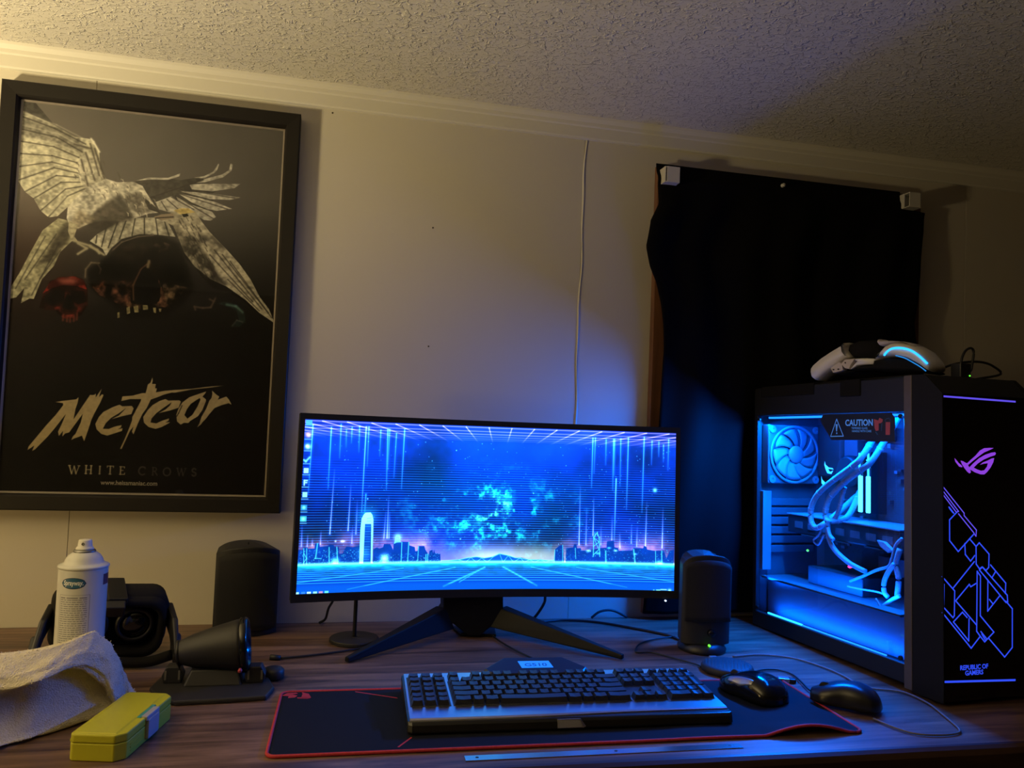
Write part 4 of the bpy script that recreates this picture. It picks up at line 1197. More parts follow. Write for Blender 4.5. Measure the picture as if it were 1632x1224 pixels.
# cradle under the cup and the two small wedge blocks
m = MB()
m.loft([[(-.040, -.010, .006), (.048, -.010, .006), (.048, .044, .006), (-.040, .044, .006)], [(-.030, .000, .030), (.040, .000, .030), (.040, .038, .030), (-.030, .038, .030)]])
m.build('cradle', M_dk, t, bevel=.003)
M_pale = mat('pale_edge', (.17, .16, .14), rough=.4)  # paler strips along the block edges
def block(x, y, w, lbl):
    b = MB(Matrix.Translation((x, y, .0072)))
    pts = [(-w / 2, 0), (w / 2, 0), (w / 2 + .003, .012), (w / 2 - .004, .026), (-w / 2 + .004, .026), (-w / 2 - .003, .012)]
    b.prism(pts, -.012, .012, Matrix.Rotation(math.pi / 2, 4, 'X'))
    o = b.build('wedge_block', M_dk, t, bevel=.002)
    for s in (-1, 1):
        MB(Matrix.Translation((x + s * (w / 2 - .003), y - .0124, .0072))).box(-.0014, .0014, -.0006, .0006, .006, .020).build('edge_strip', M_pale, o)
    return o
block(-.058, .020, .026, '')
block(.066, .010, .026, '')
m = MB(Matrix.Translation((.092, .040, .0)))
m.lathe([(.014, 0), (.017, .003), (.017, .014), (.013, .018), (.004, .019)], 28)
m.build('side_knob', M_dk, t, smooth=True)

# ================================================================ CORDS
def cord(name, label, pts, r=.0022, m_=None, cat='cord', parent=None):
    if parent is not None:      # a cord fixed to a thing is its part
        iv = parent.matrix_basis.inverted()
        return MB().tube([tuple(iv @ Vector(p)) for p in smooth_path(pts, 8)], r, 8).build(name, m_ or M_cable, parent, smooth=True)
    o = MB().tube(smooth_path(pts, 8), r, 8).build(name, m_ or M_cable, smooth=True)
    return tag(o, label, cat)
def dz(pts, z=.753):
    return [(x, y, z) for x, y in pts]
q = dz([(-0.0644,-0.2539),(-0.0187,-0.2432),(0.0251,-0.2281),(0.0763,-0.205),(0.1435,-0.1607),(0.2109,-0.103),(0.256,-0.0728)])
o = cord('power_cord', 'black cord with a plug running behind the left monitor leg', q, .0020)
MB().tube([q[0], (q[0][0] - .018, q[0][1] + .001, .7552)], .0048, 10).build('plug', M_cable, o, smooth=True)
(ax, az), (bx_, bz_) = [(0.0257,0.8197),(0.4555,0.8217)]
e0 = [(0.0027,-0.0058),(0.4616,-0.036)]
cord('hanging_cord', 'black cord hanging below the left end of the monitor', [(ax, -.10, az + .05), (ax - .001, -.085, az), (ax - .010, -.05, .79), (e0[0][0] + .008, -.022, .762), (e0[0][0] - .004, -.016, .7525)], .0026)
cord('hanging_cord', 'black cord hanging below the right half of the monitor', [(bx_, -.10, bz_ + .06), (bx_ + .004, -.09, bz_), (bx_ + .006, -.075, .80), (bx_ - .004, -.05, .768), (bx_ - .012, -.03, .7525)], .0030)
q = dz([(0.4657,-0.0415),(0.5231,-0.0294),(0.5886,-0.0497),(0.654,-0.1059),(0.7028,-0.1585),(0.7161,-0.197)])
cord('power_cord', 'black cord along the back of the desk toward the right speaker', q, .0026)
q = [(0.5903,-0.0445),(0.623,-0.0139),(0.6614,-0.0107),(0.678,-0.0448)]
cord('looped_cord', 'short arched black cord against the wall right of the monitor', [(q[0][0], -.012, .7525), (q[0][0] + .02, -.012, .766), (q[0][0] + .05, -.012, .768), (q[0][0] + .085, -.012, .7525)], .0028)
q = dz([(0.717,-0.1738),(0.6604,-0.1926),(0.6176,-0.2248),(0.5931,-0.2732),(0.6237,-0.2799),(0.6516,-0.3181),(0.6768,-0.3584),(0.6794,-0.3733)])
cord('speaker_cord', 'black cord curling in front of the right speaker', q, .0016)
lq = [(-0.0876,-0.0439)][0]
cord('speaker_cord', 'black cord stub behind the left speaker', [(lq[0] - .012, lq[1] + .050, .772), (lq[0] + .004, lq[1] + .054, .776), (lq[0] + .016, lq[1] + .05, .768), (lq[0] + .022, lq[1] + .046, .7525)], .0018)

# ================================================================ MOUSE MAT
PX0_, PX1_, PY0_, PY1_ = -.058, .785, -.672, -.432
t = thing('mouse_mat', 'long black mouse mat with a red stitched edge', 'mouse mat', (-.058, -.664, .75), math.radians(-1.4))
MW, MH = .842, .236
M_mat = mat('mat_cloth', (.0030, .0042, .0085), rough=.85, spec=.25, noise=(400, .25), bump=(1500, .3, .0004))
M_redst = mat('red_stitching', (.50, .030, .045), rough=.7, noise=(300, .3), bump=(900, .8, .0008))
M_redpr = mat('red_print', (.42, .025, .035), rough=.8, noise=(300, .2))
def lift(x, y):
    a = max(0, (x - (MW - .155)) / .155); b = max(0, 1 - y / .05)
    w = math.exp(-((x - .60) / .06) ** 2 - ((y - .03) / .03) ** 2) * .002
    return .0125 * math.sin(min(1, a * 1.15) * math.pi) ** 1.0 * b ** 1.3 * (1 if a < .87 else 1) + w if a > 0 else w
def rr(n=8, r=.012, d=0.0):
    p = []
    for cx, cy, a0 in ((MW - r, r, -90), (MW - r, MH - r, 0), (r, MH - r, 90), (r, r, 180)):
        for k in range(n + 1):
            a = math.radians(a0 + 90 * k / n)
            p.append((cx + (r - d) * math.cos(a), cy + (r - d) * math.sin(a)))
    return p
def pad(u, v):
    x, y = u * MW, v * MH
    # rounded corners
    r = .012
    cx = min(max(x, r), MW - r); cy = min(max(y, r), MH - r)
    dx_, dy_ = x - cx, y - cy
    if dx_ and dy_:
        k = max(abs(dx_), abs(dy_)) / math.hypot(dx_, dy_)
        x, y = cx + dx_ * k, cy + dy_ * k
    return (x, y, .0031 + lift(x, y))
MB().grid(121, 41, pad).build('mat_surface', M_mat, t, smooth=True, solid=.0028)
per = rr()
path = []
for a, b in zip(per, per[1:] + per[:1]):
    n = max(1, int(math.hypot(b[0] - a[0], b[1] - a[1]) / .012))
    for k in range(n):
        x, y = a[0] + (b[0] - a[0]) * k / n, a[1] + (b[1] - a[1]) * k / n
        path.append((x, y, .0026 + lift(x, y)))
path.append(path[0])
MB().tube(path, .0024, 8).build('stitched_edge', M_redst, t, smooth=True)
# printed dragon badge and thin red lines on the mat
def onmat(pts):
    c, s_ = math.cos(math.radians(1.4)), math.sin(math.radians(1.4))
    r = []
    for x, y in pts:
        X, Y = x + .058, y + .664
        r.append((c * X - s_ * Y, s_ * X + c * Y))
    return r
def decal(name, polys, m_, z=.0034):
    b = MB()
    for p in polys:
        p = onmat(p)
        a = sum(p[i][0] * p[(i + 1) % len(p)][1] - p[(i + 1) % len(p)][0] * p[i][1] for i in range(len(p)))
        b.add([(x, y, z + lift(x, y)) for x, y in (p if a > 0 else p[::-1])], [tuple(range(len(p)))])
    return b.build(name, m_, t)
decal('dragon_emblem', [[(-0.0513,-0.4451),(-0.0435,-0.4348),(-0.0305,-0.4334),(-0.0274,-0.4393),(-0.0357,-0.4412),(-0.028,-0.4476),(-0.0314,-0.4554),(-0.0415,-0.457),(-0.0409,-0.4489)], [(-0.0221,-0.4564),(-0.0207,-0.4428),(-0.0221,-0.4314),(-0.0162,-0.4377),(-0.0114,-0.441),(-0.0073,-0.458),(-0.0146,-0.46)], [(-0.0286,-0.4557),(-0.0222,-0.4551),(-0.0072,-0.4594),(-0.0127,-0.4629),(-0.0275,-0.4599)]], M_redpr)
decal('printed_line', [[(0.0591,-0.4372),(0.1208,-0.4719),(0.1224,-0.4762),(0.059,-0.4411)]], M_redpr)
decal('printed_line', [[(0.1068,-0.6561),(0.1279,-0.6256),(0.1294,-0.6279),(0.1092,-0.6574)]], M_redpr)

# ================================================================ KEYBOARD
KW, KD = .478, .175
t = thing('keyboard', 'wide black and silver gaming keyboard with a lit display', 'keyboard', (.1235, -.6210, .7535), math.radians(-2.0))
M_silver = mat('brushed_dark_silver', (.66, .67, .69), rough=.30, metal=1.0, noise=(60, .08))
M_palm = mat('palm_black', (.010, .010, .011), rough=.30, noise=(80, .15))
M_key = mat('key_black', (.018, .018, .020), rough=.36, spec=.8, noise=(80, .12))
# black underbody with the sloping front
m = MB()
def kz(y):
    return np.interp(y, [0, .012, .030, .040, .175], [.004, .010, .0205, .021, .030])
prf = [(.001, .0006), (-.001, .003), (.0015, .0120), (.0045, .0162), (.034, .0165), (.045, .0165), (KD, .0245), (KD + .002, .018), (KD, .0006)]
m.loft([[(x, y + (.004 if x in (0, KW) else 0), z) for y, z in prf] for x in (0, .006, KW - .006, KW)])
m.build('underbody', M_palm, t, bevel=.0015)
# silver deck: palm band + surround
prf2 = [(.0050, .0150), (.0062, .0178), (.010, .0192), (.046, .0206), (KD - .002, .0278), (KD + .0005, .0262), (KD, .022), (.040, .014)]
m = MB()
def wave(x):
    return .0 + .011 * (1 / (1 + math.exp(-(x / KW - .52) * 11)))
m.loft([[(x, (y + wave(x) * max(0, 1 - (y - .006) / .03)), z) for y, z in prf2] for x in np.linspace(.003, KW - .003, 40)])
m.build('deck', M_silver, t)
sl = (.0278 - .0206) / (KD - .048)
dk_z = lambda y: .0206 + (y - .046) * sl
M_well = mat('key_well', (.03, .032, .036), rough=.4, noise=(60, .1))
def well(x0, x1, y0, y1):
    m = MB()
    m.loft([[(x0, y0, dk_z(y0) + .0002), (x1, y0, dk_z(y0) + .0002), (x1, y1, dk_z(y1) + .0002), (x0, y1, dk_z(y1) + .0002)], [(x0 + .001, y0 + .001, dk_z(y0) + .0008), (x1 - .001, y0 + .001, dk_z(y0) + .0008), (x1 - .001, y1 - .001, dk_z(y1) + .0008), (x0 + .001, y1 - .001, dk_z(y1) + .0008)]])
    m.build('key_well', M_well, t)
PIT, KX0, KY0 = .01905 * .935, .0695, .049
ROWS = [KY0 + k * PIT for k in range(5)] + [KY0 + 5 * PIT + .004]
well(.006, .006 + 3.3 * PIT, KY0 - .001, KY0 + 6.05 * PIT)
well(KX0 - .0015, KX0 + 15 * PIT + .001, KY0 - .001, KY0 + 5 * PIT)
well(KX0 + 15.25 * PIT - .001, KX0 + 18.25 * PIT, KY0 - .001, KY0 + 5 * PIT)
well(KX0 + 18.45 * PIT, KX0 + 22.55 * PIT, KY0 - .001, KY0 + 5 * PIT)
kmesh = {}
def key(x, y, w=1.0, h=1.0):
    k = (round(w, 2), round(h, 2))
    if k not in kmesh:
        a, b = w * PIT - .0012, h * PIT - .0012
        i, j = .0021, .0022
        v = [(0, 0, 0), (a, 0, 0), (a, b, 0), (0, b, 0), (i, .0016, .0078), (a - i, .0016, .0078), (a - i, b - j - .001, .0084), (i, b - j - .001, .0084)]
        # dished top
        v += [(a / 2, .0016, .0070), (a / 2, b - j - .001, .0076)]
        f = [(3, 2, 1, 0), (0, 1, 5, 8, 4), (1, 2, 6, 5), (2, 3, 7, 9, 6), (3, 0, 4, 7), (4, 8, 9, 7), (8, 5, 6, 9)]
        o = MB().add(v, f).build('key', M_key, t)
        kmesh[k] = o
        n = o
    else:
        n = kmesh[k].copy()
        COL.objects.link(n)
    n.location = (x + .0006, y + .0006, dk_z(y) + .0006)
    n.rotation_euler = (math.atan(sl), 0, 0)
def row(y, ws, x):
    for w in ws:
        if w > 0:
            key(x, y, w)
        x += abs(w) * PIT
row(ROWS[0], [1.5, 1.0, 1.25, 5.75, 1.25, 1.0, 1.25, 2.0], KX0)
row(ROWS[1], [2.25] + [1] * 10 + [2.75], KX0)
row(ROWS[2], [1.75] + [1] * 11 + [2.25], KX0)
row(ROWS[3], [1.5] + [1] * 12 + [1.5], KX0)
row(ROWS[4], [1] * 13 + [2.0], KX0)
row(ROWS[5], [1, -1, .95, .95, .95, .95, -.5, .95, .95, .95, .95, -.5, .95, .95, .95, .95], KX0)
NX = KX0 + 15.25 * PIT
row(ROWS[0], [1, 1, 1], NX); key(NX + PIT, ROWS[1])
for k in (3, 4):
    row(ROWS[k], [1, 1, 1], NX)
row(ROWS[5], [.95, .95, .95], NX)
PX_ = KX0 + 18.5 * PIT
row(ROWS[0], [2, 1], PX_)
for k in (1, 2, 3, 4):
    row(ROWS[k], [1, 1, 1], PX_)
key(PX_ + 3 * PIT, ROWS[0], 1, 2.0); key(PX_ + 3 * PIT, ROWS[2], 1, 2.0); key(PX_ + 3 * PIT, ROWS[4])
for k in range(4):
    key(PX_ + k * PIT, ROWS[5] + .003, .9, .6)
for r_ in range(6):
    for c_ in range(3):
        key(.0075 + c_ * 1.06 * PIT, KY0 + (r_ * .92 + (r_ // 2) * .26) * PIT, 1.0, .90)
q = dz([(0.3326,-0.0733),(0.3417,-0.1587),(0.356,-0.2202),(0.3763,-0.2781),(0.3995,-0.3253),(0.4342,-0.3466)])
cord('keyboard_cord', 'thin dark cord from the monitor stand to the keyboard', q, .0018, parent=t)
# display head at the back
M_head = mat('display_head', (.012, .012, .014), rough=.32, noise=(40, .1))
hp = [(.140, KD - .024), (.290, KD - .024), (.303, KD - .008), (.268, KD + .024), (.165, KD + .024), (.128, KD - .008)]
m = MB()
m.loft([[(x, y, .012) for x, y in hp], [(x, y, .0285 + (y - KD + .024) * .20) for x, y in hp], [(.215 + (x - .215) * .95, KD + (y - KD) * .93, .0315 + (y - KD + .024) * .24) for x, y in hp]])
hd = m.build('display_head', M_head, t, bevel=.001)
lcdz = lambda y: .0318 + (y - KD + .024) * .24
m = MB()
LQ = [(.1915, KD - .009), (.2440, KD - .009), (.2400, KD + .011), (.1880, KD + .011)]
m.add([(x, y, lcdz(y) + .0004) for x, y in LQ], [(0, 1, 2, 3)])
M_lcd = mat('backlit_lcd', (.02, .1, .3), rough=.3, noise=(200, .05), emit=(.015, .22, 1.0), estr=1.0)
lc = m.build('lcd', M_lcd, hd)
M_lcdt = mat('lcd_segments', (.01, .08, .3), rough=.4, emit=(.0, .05, .30), estr=.8)
yv = Vector((0, 1, .24)).normalized()
text('lcd_lettering', 'G510', .0125, M_lcdt, hd, frame((.2160, KD - .0010, lcdz(KD - .0010) + .0007), (1, 0, 0), yv), sx=1.35, offset=.0003, extrude=.00002)
for s in (-1, 1):
    MB(Matrix.Translation((.2155 + s * .062, KD + .012, .0300)) @ Matrix.Rotation(-s * .75, 4, 'Z')).box(-.009, .009, -.0012, .0012, -.004, .006).build('silver_rib', M_silver, hd, bevel=.0008)
# badge on the palm rest
m = MB(Matrix.Translation((.231, -.0004, .0028)) @ Matrix.Rotation(math.radians(76), 4, 'X'))
m.prism([(-.021, 0), (.017, 0), (.021, .002), (.013, .0125), (-.021, .0125)], -.001, .0012)
bd = m.build('badge_frame', M_silver, t, bevel=.0005)
m = MB(Matrix.Translation((.231, -.0004, .0028)) @ Matrix.Rotation(math.radians(76), 4, 'X'))
m.prism([(-.0195, .0012), (.0162, .0012), (.0115, .0112), (-.0195, .0112)], .0011, .0015)
m.build('badge_plate', mat('badge_dark', (.30, .30, .36), rough=.35, metal=.3), bd)
for k, (x, y) in enumerate(((.352, KD - .008), (.362, KD - .008), (.372, KD - .008))):
    MB(Matrix.Translation((x, y, dk_z(y)))).lathe([(.0030, 0), (.0028, .0016)], 12).build('media_button', M_key, t)
MB(Matrix.Translation((KX0 + 13.9 * PIT, KD - .006, .0262)) @ Matrix.Rotation(math.pi / 2, 4, 'Y')).lathe([(.004, -.012), (.004, .012)], 20).build('volume_roller', M_key, t)

# ================================================================ MICE
def mouse(name, label, loc, rz, L_, W_, H_, m_, mod):
    t = thing(name, label, 'mouse', loc, rz, None)
    def shell(u, v):
        # u along (front..back), v across
        a = u
        x = (a - .5) * L_
        hw = W_ / 2 * (1 - .30 * abs(2 * a - 1.15) ** 3) * min(1, (math.sin(min(a * 9, 1.57)) * .3 + .7)) * (math.sqrt(max(0, 1 - ((a - .86) / .14) ** 2)) if a > .86 else 1) * (1 - .12 * math.exp(-((a - .45) / .16) ** 2))
        hh = H_ * (.42 + .58 * math.sin(min(1, a / .62) * 1.57)) * (math.sqrt(max(0, 1 - ((a - .62) / .385) ** 2)) if a > .62 else 1)
        th = math.pi * v
        c, s_ = math.cos(th), math.sin(th)
        y = -hw * math.copysign(abs(c) ** .62, c)
        z = max(.0008, hh * abs(s_) ** .62)
        return (x, y, z)
    m = MB().grid(44, 30, shell)
    n = len(m.v)
    m.build('shell', m_, t, smooth=True, solid=-.0012)
    MB().prism([(math.copysign(1, 1) * x, y) for x, y in [(-.44 * L_, -.3 * W_), (.44 * L_, -.3 * W_), (.44 * L_, .3 * W_), (-.44 * L_, .3 * W_)]], .0, .0016).build('glide_base', M_black, t)
    return t, shell
mx_, my_ = [(0.6927,-0.5309)][0]
t, sh = mouse('computer_mouse', 'glossy black gaming mouse with a silver side on the mat', (mx_ + .004, my_ + .008, .7536), math.radians(-66), .112, .070, .037, M_gloss, 0)
# silver thumb panel, wheel, button split
M_sil = mat('satin_silver', (.42, .43, .45), rough=.3, metal=.7)
m = MB()
def thumb(u, v):
    p = Vector(sh(.24 + .44 * u, .30 - .20 * v * (1 - .5 * abs(2 * u - 1))))
    c = Vector((p.x, 0, .012)); d = (p - c).normalized()
    return tuple(p + d * .0009)
m.grid(14, 6, thumb)
m.build('side_panel', M_sil, t, smooth=True, solid=.0006)
m = MB()
m.tube([tuple(Vector(sh(.05 + .06 * k / 1.0, .50)) + Vector((0, 0, .0004))) for k in range(6)], .0007, 6)
m.build('button_gap', M_black, t)
p = Vector(sh(.20, .5))
MB(Matrix.Translation((p.x, p.y, p.z - .0035)) @ Matrix.Rotation(math.pi / 2, 4, 'X')).lathe([(.0095, -.0035), (.0102, -.002), (.0102, .002), (.0095, .0035)], 24).build('scroll_wheel', M_matte, t)
mx_, my_ = [(0.8237,-0.5906)][0]
M_dull = mat('dull_black_plastic', (.012, .012, .014), rough=.30, noise=(60, .12))
t2, sh2 = mouse('computer_mouse', 'plain black mouse resting on the right corner of the mat', (mx_ + .002, my_ + .006, .7562), math.radians(-40), .104, .060, .034, M_dull, 1)
p = Vector(sh2(.20, .5))
MB(Matrix.Translation((p.x, p.y, p.z - .0035)) @ Matrix.Rotation(math.pi / 2, 4, 'X')).lathe([(.0088, -.003), (.0094, -.0015), (.0094, .0015), (.0088, .003)], 24).build('scroll_wheel', M_matte, t2)
m = MB()
m.tube([tuple(Vector(sh2(.04 + .07 * k, .50)) + Vector((0, 0, .0004))) for k in range(6)], .0006, 6)
m.build('button_gap', M_black, t2)
q = [(0.8062,-0.5432),(0.8074,-0.5132),(0.8187,-0.4699),(0.8287,-0.4269),(0.8171,-0.4009),(0.7872,-0.398),(0.755,-0.4127)]
cord('mouse_cord', 'dark cord from the plain mouse to the ribbed disc', [(x, y, .757 if k < 1 else .7525 if k > 2 else .7545) for k, (x, y) in enumerate(q)], .0016, parent=t2)
M_pcord = mat('pale_braided_cord', (.16, .145, .13), rough=.7, noise=(400, .3), bump=(900, .6, .0006))
q = [(0.7721,-0.3171),(0.8317,-0.3102),(0.8864,-0.3352),(0.9133,-0.3917),(0.9207,-0.4464),(0.9161,-0.4994),(0.937,-0.5175),(0.971,-0.5367),(0.9748,-0.5878),(0.9571,-0.6487),(0.941,-0.692),(0.9254,-0.7068),(0.8944,-0.71),(0.8592,-0.7011),(0.8426,-0.6754),(0.8344,-0.6396)]
cord('braided_cord', 'pale braided cord looping past the plain mouse toward the tower', dz(q, .7527), .0017, M_pcord)
# ribbed disc
cx, cy = [(0.7202,-0.3922)][0]
t = thing('ribbed_disc', 'black ribbed round puck in front of the right speaker', 'puck', (cx, cy, .75))
MB().lathe([(.041, 0), (.0455, .002), (.0465, .008), (.0440, .0125), (.0405, .0140), (.012, .0148), (.003, .0150)], 56).build('puck_body', M_matte, t, smooth=True)
for k in range(-6, 7):
    o_ = k * .0062
    hl_ = math.sqrt(.0405 ** 2 - o_ ** 2)
    MB(Matrix.Rotation(math.radians(62), 4, 'Z')).loft([[(-hl_, o_ - .0016, .0130), (-hl_, o_ + .0016, .0130), (-hl_, o_ + .0009, .0142), (-hl_, o_ - .0009, .0142)], [(0, o_ - .0016, .0140), (0, o_ + .0016, .0140), (0, o_ + .0009, .0168), (0, o_ - .0009, .0168)],
        [(hl_, o_ - .0016, .0130), (hl_, o_ + .0016, .0130), (hl_, o_ + .0009, .0142), (hl_, o_ - .0009, .0142)]]).build('rib', M_matte, t)
MB(Matrix.Translation((.0, .047, .006))).box(-.007, .007, -.004, .012, -.004, .005).build('cord_outlet', M_sil, t, bevel=.001)
# usb stick
ux_, uy_ = [(0.7927,-0.4569)][0]
t = thing('usb_stick', 'tiny silver usb stick with a black cap beside the mat', 'usb stick', (ux_, uy_, .7502), math.radians(-22))
MB().box(-.009, .010, -.007, .007, .0, .0075).build('stick_body', M_sil, t, bevel=.0008)
MB().box(.010, .021, -.0065, .0065, .0, .007).build('cap', M_black, t, bevel=.0012)
MB().box(-.021, -.009, -.0055, .0055, .0012, .0055).build('contact_tongue', mat('copper_tone', (.35, .10, .05), rough=.4, metal=.4), t, bevel=.0004)

# ================================================================ STEEL RULER
A, B = [(0.1904,-0.696),(0.5762,-0.7037)]
ang = math.atan2(B[1] - A[1], B[0] - A[0])
Ln = math.hypot(B[0] - A[0], B[1] - A[1])
t = thing('steel_ruler', 'narrow steel ruler lying along the front edge of the desk', 'ruler', (A[0], A[1], .7502), ang)
M_steel = mat('ruler_steel', (.60, .61, .62), rough=.20, metal=.95, noise=(50, .06))
MB().box(0, Ln, -.0075, .0075, .0, .0009).build('blade', M_steel, t, bevel=.0002)
for x in (.016, Ln * .53, Ln - .016):
    MB(Matrix.Translation((x, .001, .0008))).lathe([(.0024, 0), (.0022, .0003)], 14).build('hang_hole', M_black, t)
mb = MB()
for k in range(1, 74):
    x = k * .005
    h = .0042 if k % 10 == 0 else .0022
    mb.box(x - .00012, x + .00012, -.0074, -.0074 + h, .0008, .00097)
o = mb.build('graduation', M_black, t)
o['kind'] = 'stuff'

# ================================================================ COMPUTER TOWER
TO = Vector((.990, -.606, .764))
th_, tt_ = math.radians(4.84), math.radians(1.5)
TRv = Vector((math.cos(th_), math.sin(th_), 0))
B0 = Vector((-math.sin(th_), math.cos(th_), 0))
TBv = B0 * math.cos(tt_) - Vector((0, 0, 1)) * math.sin(tt_)
TUv = TRv.cross(TBv)
ROT = Matrix((TRv, TBv, TUv)).transposed()
tower = thing('computer_tower', 'large black computer tower with a blue lit glass side and glowing front pattern', 'computer', tuple(TO), rot=ROT)
TW_, TD, TH = .205, .525, .531
mm = lambda pts: [(a / 1000, b / 1000) for a, b in pts]
M_case_ = mat('case_black_metal', (.007, .007, .008), rough=.5, metal=.0, noise=(80, .12))
M_in = mat('case_inside_grey', (.050, .053, .062), rough=.6, noise=(40, .15))
M_alu = mat('bronze_aluminium', (.15, .12, .10), rough=.38, metal=.5, noise=(90, .1))
M_pil = mat('brushed_grey_aluminium', (.009, .0087, .0085), rough=.6, spec=.2, noise=(120, .15))
PART = lambda mb, name, m_, **k: mb.build(name, m_, tower, **k)
# shell
PART(MB().box(.004, TW_, .05, TD, .470, TH), 'top_panel', M_case_, bevel=.004)
PART(MB().box(.004, TW_, .02, TD, .0008, .030), 'bottom_panel', M_case_, bevel=.002)
PART(MB().box(.002, TW_, TD - .010, TD, .030, .470), 'rear_panel', M_in, bevel=.001)
PART(MB().box(TW_ - .006, TW_, .02, TD - .010, .030, .470), 'right_panel', M_case_)
PART(MB().box(.002, TW_ - .006, .060, .066, .030, .470), 'front_bulkhead', M_in)
PART(MB().box(.165, .168, .066, TD - .010, .030, .470), 'board_tray', M_in)
# side frame round the glass
PART(MB().box(.0, .010, .082, TD, .468, .5295), 'upper_side_rail', M_case_, bevel=.002)
PART(MB().box(.0, .010, .082, TD, .0006, .034), 'lower_side_rail', M_case_, bevel=.002)
PART(MB().box(.0, .010, .512, TD, .034, .468), 'rear_side_rail', M_case_, bevel=.001)
PART(MB().box(-.0012, .012, .065, .082, -.006, TH), 'aluminium_strip', M_alu, bevel=.0008)
sil = [(.0, -.008), (.0655, -.008), (.0655, TH), (.036, TH), (.0, .497)]
Ty = frame((0, 0, 0), (0, 1, 0), (0, 0, 1))
PART(MB().prism(sil, -.0003, .0022, Ty), 'front_pillar', M_pil, bevel=.0006)
PART(MB().prism(sil, TW_ - .012, TW_, Ty), 'front_pillar', M_pil, bevel=.002)
PART(MB().loft([[(.003, .002, .497), (TW_ - .012, .002, .497), (TW_ - .012, .034, .530), (.003, .034, .530)], [(.003, .010, .490), (TW_ - .012, .010, .490), (TW_ - .012, .042, .523), (.003, .042, .523)]]), 'sloping_top_front', M_case_)
M_fglass = mat('front_black_glass', (.004, .004, .005), rough=.12, noise=(10, .1))
fp = PART(MB().box(.0024, TW_ - .012, .0026, .020, -.006, .4965), 'front_panel', M_fglass)
for x in (.02, TW_ - .045):
    for y in (.03, TD - .07):
        h = .764 - .7506 - (y + .04) * math.sin(tt_)
        PART(MB().box(x, x + .025, y, y + .04, -h, max(-h + .002, .002)), 'foot', M_cable, bevel=.002)
# glass door and its sticker
gd = PART(MB().box(.0, .004, .0825, .5115, .0345, .4675), 'glass_door', glass_mat('smoked_glass', (.80, .86, .94), 1.35, .02))
for y, z in ((.090, .460), (.505, .460), (.090, .042), (.505, .042)):
    MB(frame((-.0002, y, z), (0, -1, 0), (0, 0, 1))).lathe([(.0042, -.001), (.0042, .0022), (.0036, .003)], 20).build('thumb_screw', M_case_, gd)
M_stk = mat('sticker_black', (.010, .011, .014), rough=.45, noise=(40, .1))
M_stkw = mat('sticker_backlit_blue', (.14, .42, .95), rough=.5, emit=(.05, .22, .85), estr=.42)  # faint glow in the lettering stands in for case light shining through
M_stkr = mat('sticker_red', (.55, .10, .14), rough=.5)
def side_poly(name, polys, m_, parent, x):
    b = MB()
    for p in polys:
        p = mm(p)
        a = sum(p[i][0] * p[(i + 1) % len(p)][1] - p[(i + 1) % len(p)][0] * p[i][1] for i in range(len(p)))
        q = p if a < 0 else p[::-1]
        b.add([(x, y, z) for y, z in q], [tuple(range(len(q)))])
    return b.build(name, m_, parent)
side_poly('caution_sticker', [[(293,467),(111,467),(108,463),(103,458),(102,439),(104,437),(103,415),(170,414),(176,417),(268,416),(301,454)]], M_stk, gd, -.0004)
def ribbon(pts, w, close=False):
    """polyline as thin quads, mitred"""
    P = [Vector((a / 1000, b / 1000)) for a, b in pts]
    n = len(P)
    out = []
    for i in range(n if close else n - 1):
        a, b = P[i], P[(i + 1) % n]
        d = (b - a).normalized()
        s = Vector((-d.y, d.x)) * w / 2
        e = d * w * .42
        out.append([(p.x * 1000, p.y * 1000) for p in (a - e - s, b + e - s, b + e + s, a - e + s)])
    return out
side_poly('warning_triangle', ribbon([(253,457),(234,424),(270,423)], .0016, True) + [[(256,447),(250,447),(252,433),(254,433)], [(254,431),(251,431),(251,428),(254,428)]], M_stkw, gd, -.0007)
G_T = lambda pts: frame((-.0007, sum(p[0] for p in pts) / 2000, sum(p[1] for p in pts) / 2000), (0, -1, 0), (0, 0, 1))
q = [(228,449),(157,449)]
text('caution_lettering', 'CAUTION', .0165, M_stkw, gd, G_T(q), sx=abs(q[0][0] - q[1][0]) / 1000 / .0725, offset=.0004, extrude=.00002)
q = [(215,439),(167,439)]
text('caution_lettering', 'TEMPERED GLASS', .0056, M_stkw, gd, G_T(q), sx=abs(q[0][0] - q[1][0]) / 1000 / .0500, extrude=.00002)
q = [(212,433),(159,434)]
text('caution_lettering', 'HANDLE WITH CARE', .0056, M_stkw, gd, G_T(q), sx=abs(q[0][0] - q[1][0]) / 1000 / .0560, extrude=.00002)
side_poly('red_pictogram', [[(154,456),(143,453),(140,458),(132,455),(133,450),(138,448),(142,448),(142,435),(149,434),(152,439)], [(125,450),(114,450),(115,427),(125,427)]], M_stkr, gd, -.0007)
side_poly('pale_pictogram', [[(151,432),(148,433),(143,427),(146,427)], [(135,448),(133,448),(135,434),(136,434)]] + ribbon([(125,451),(126,454),(123,456),(117,457),(114,454),(114,451)], .0014), mat('sticker_dim_blue', (.03, .10, .22), rough=.5), gd, -.0007)

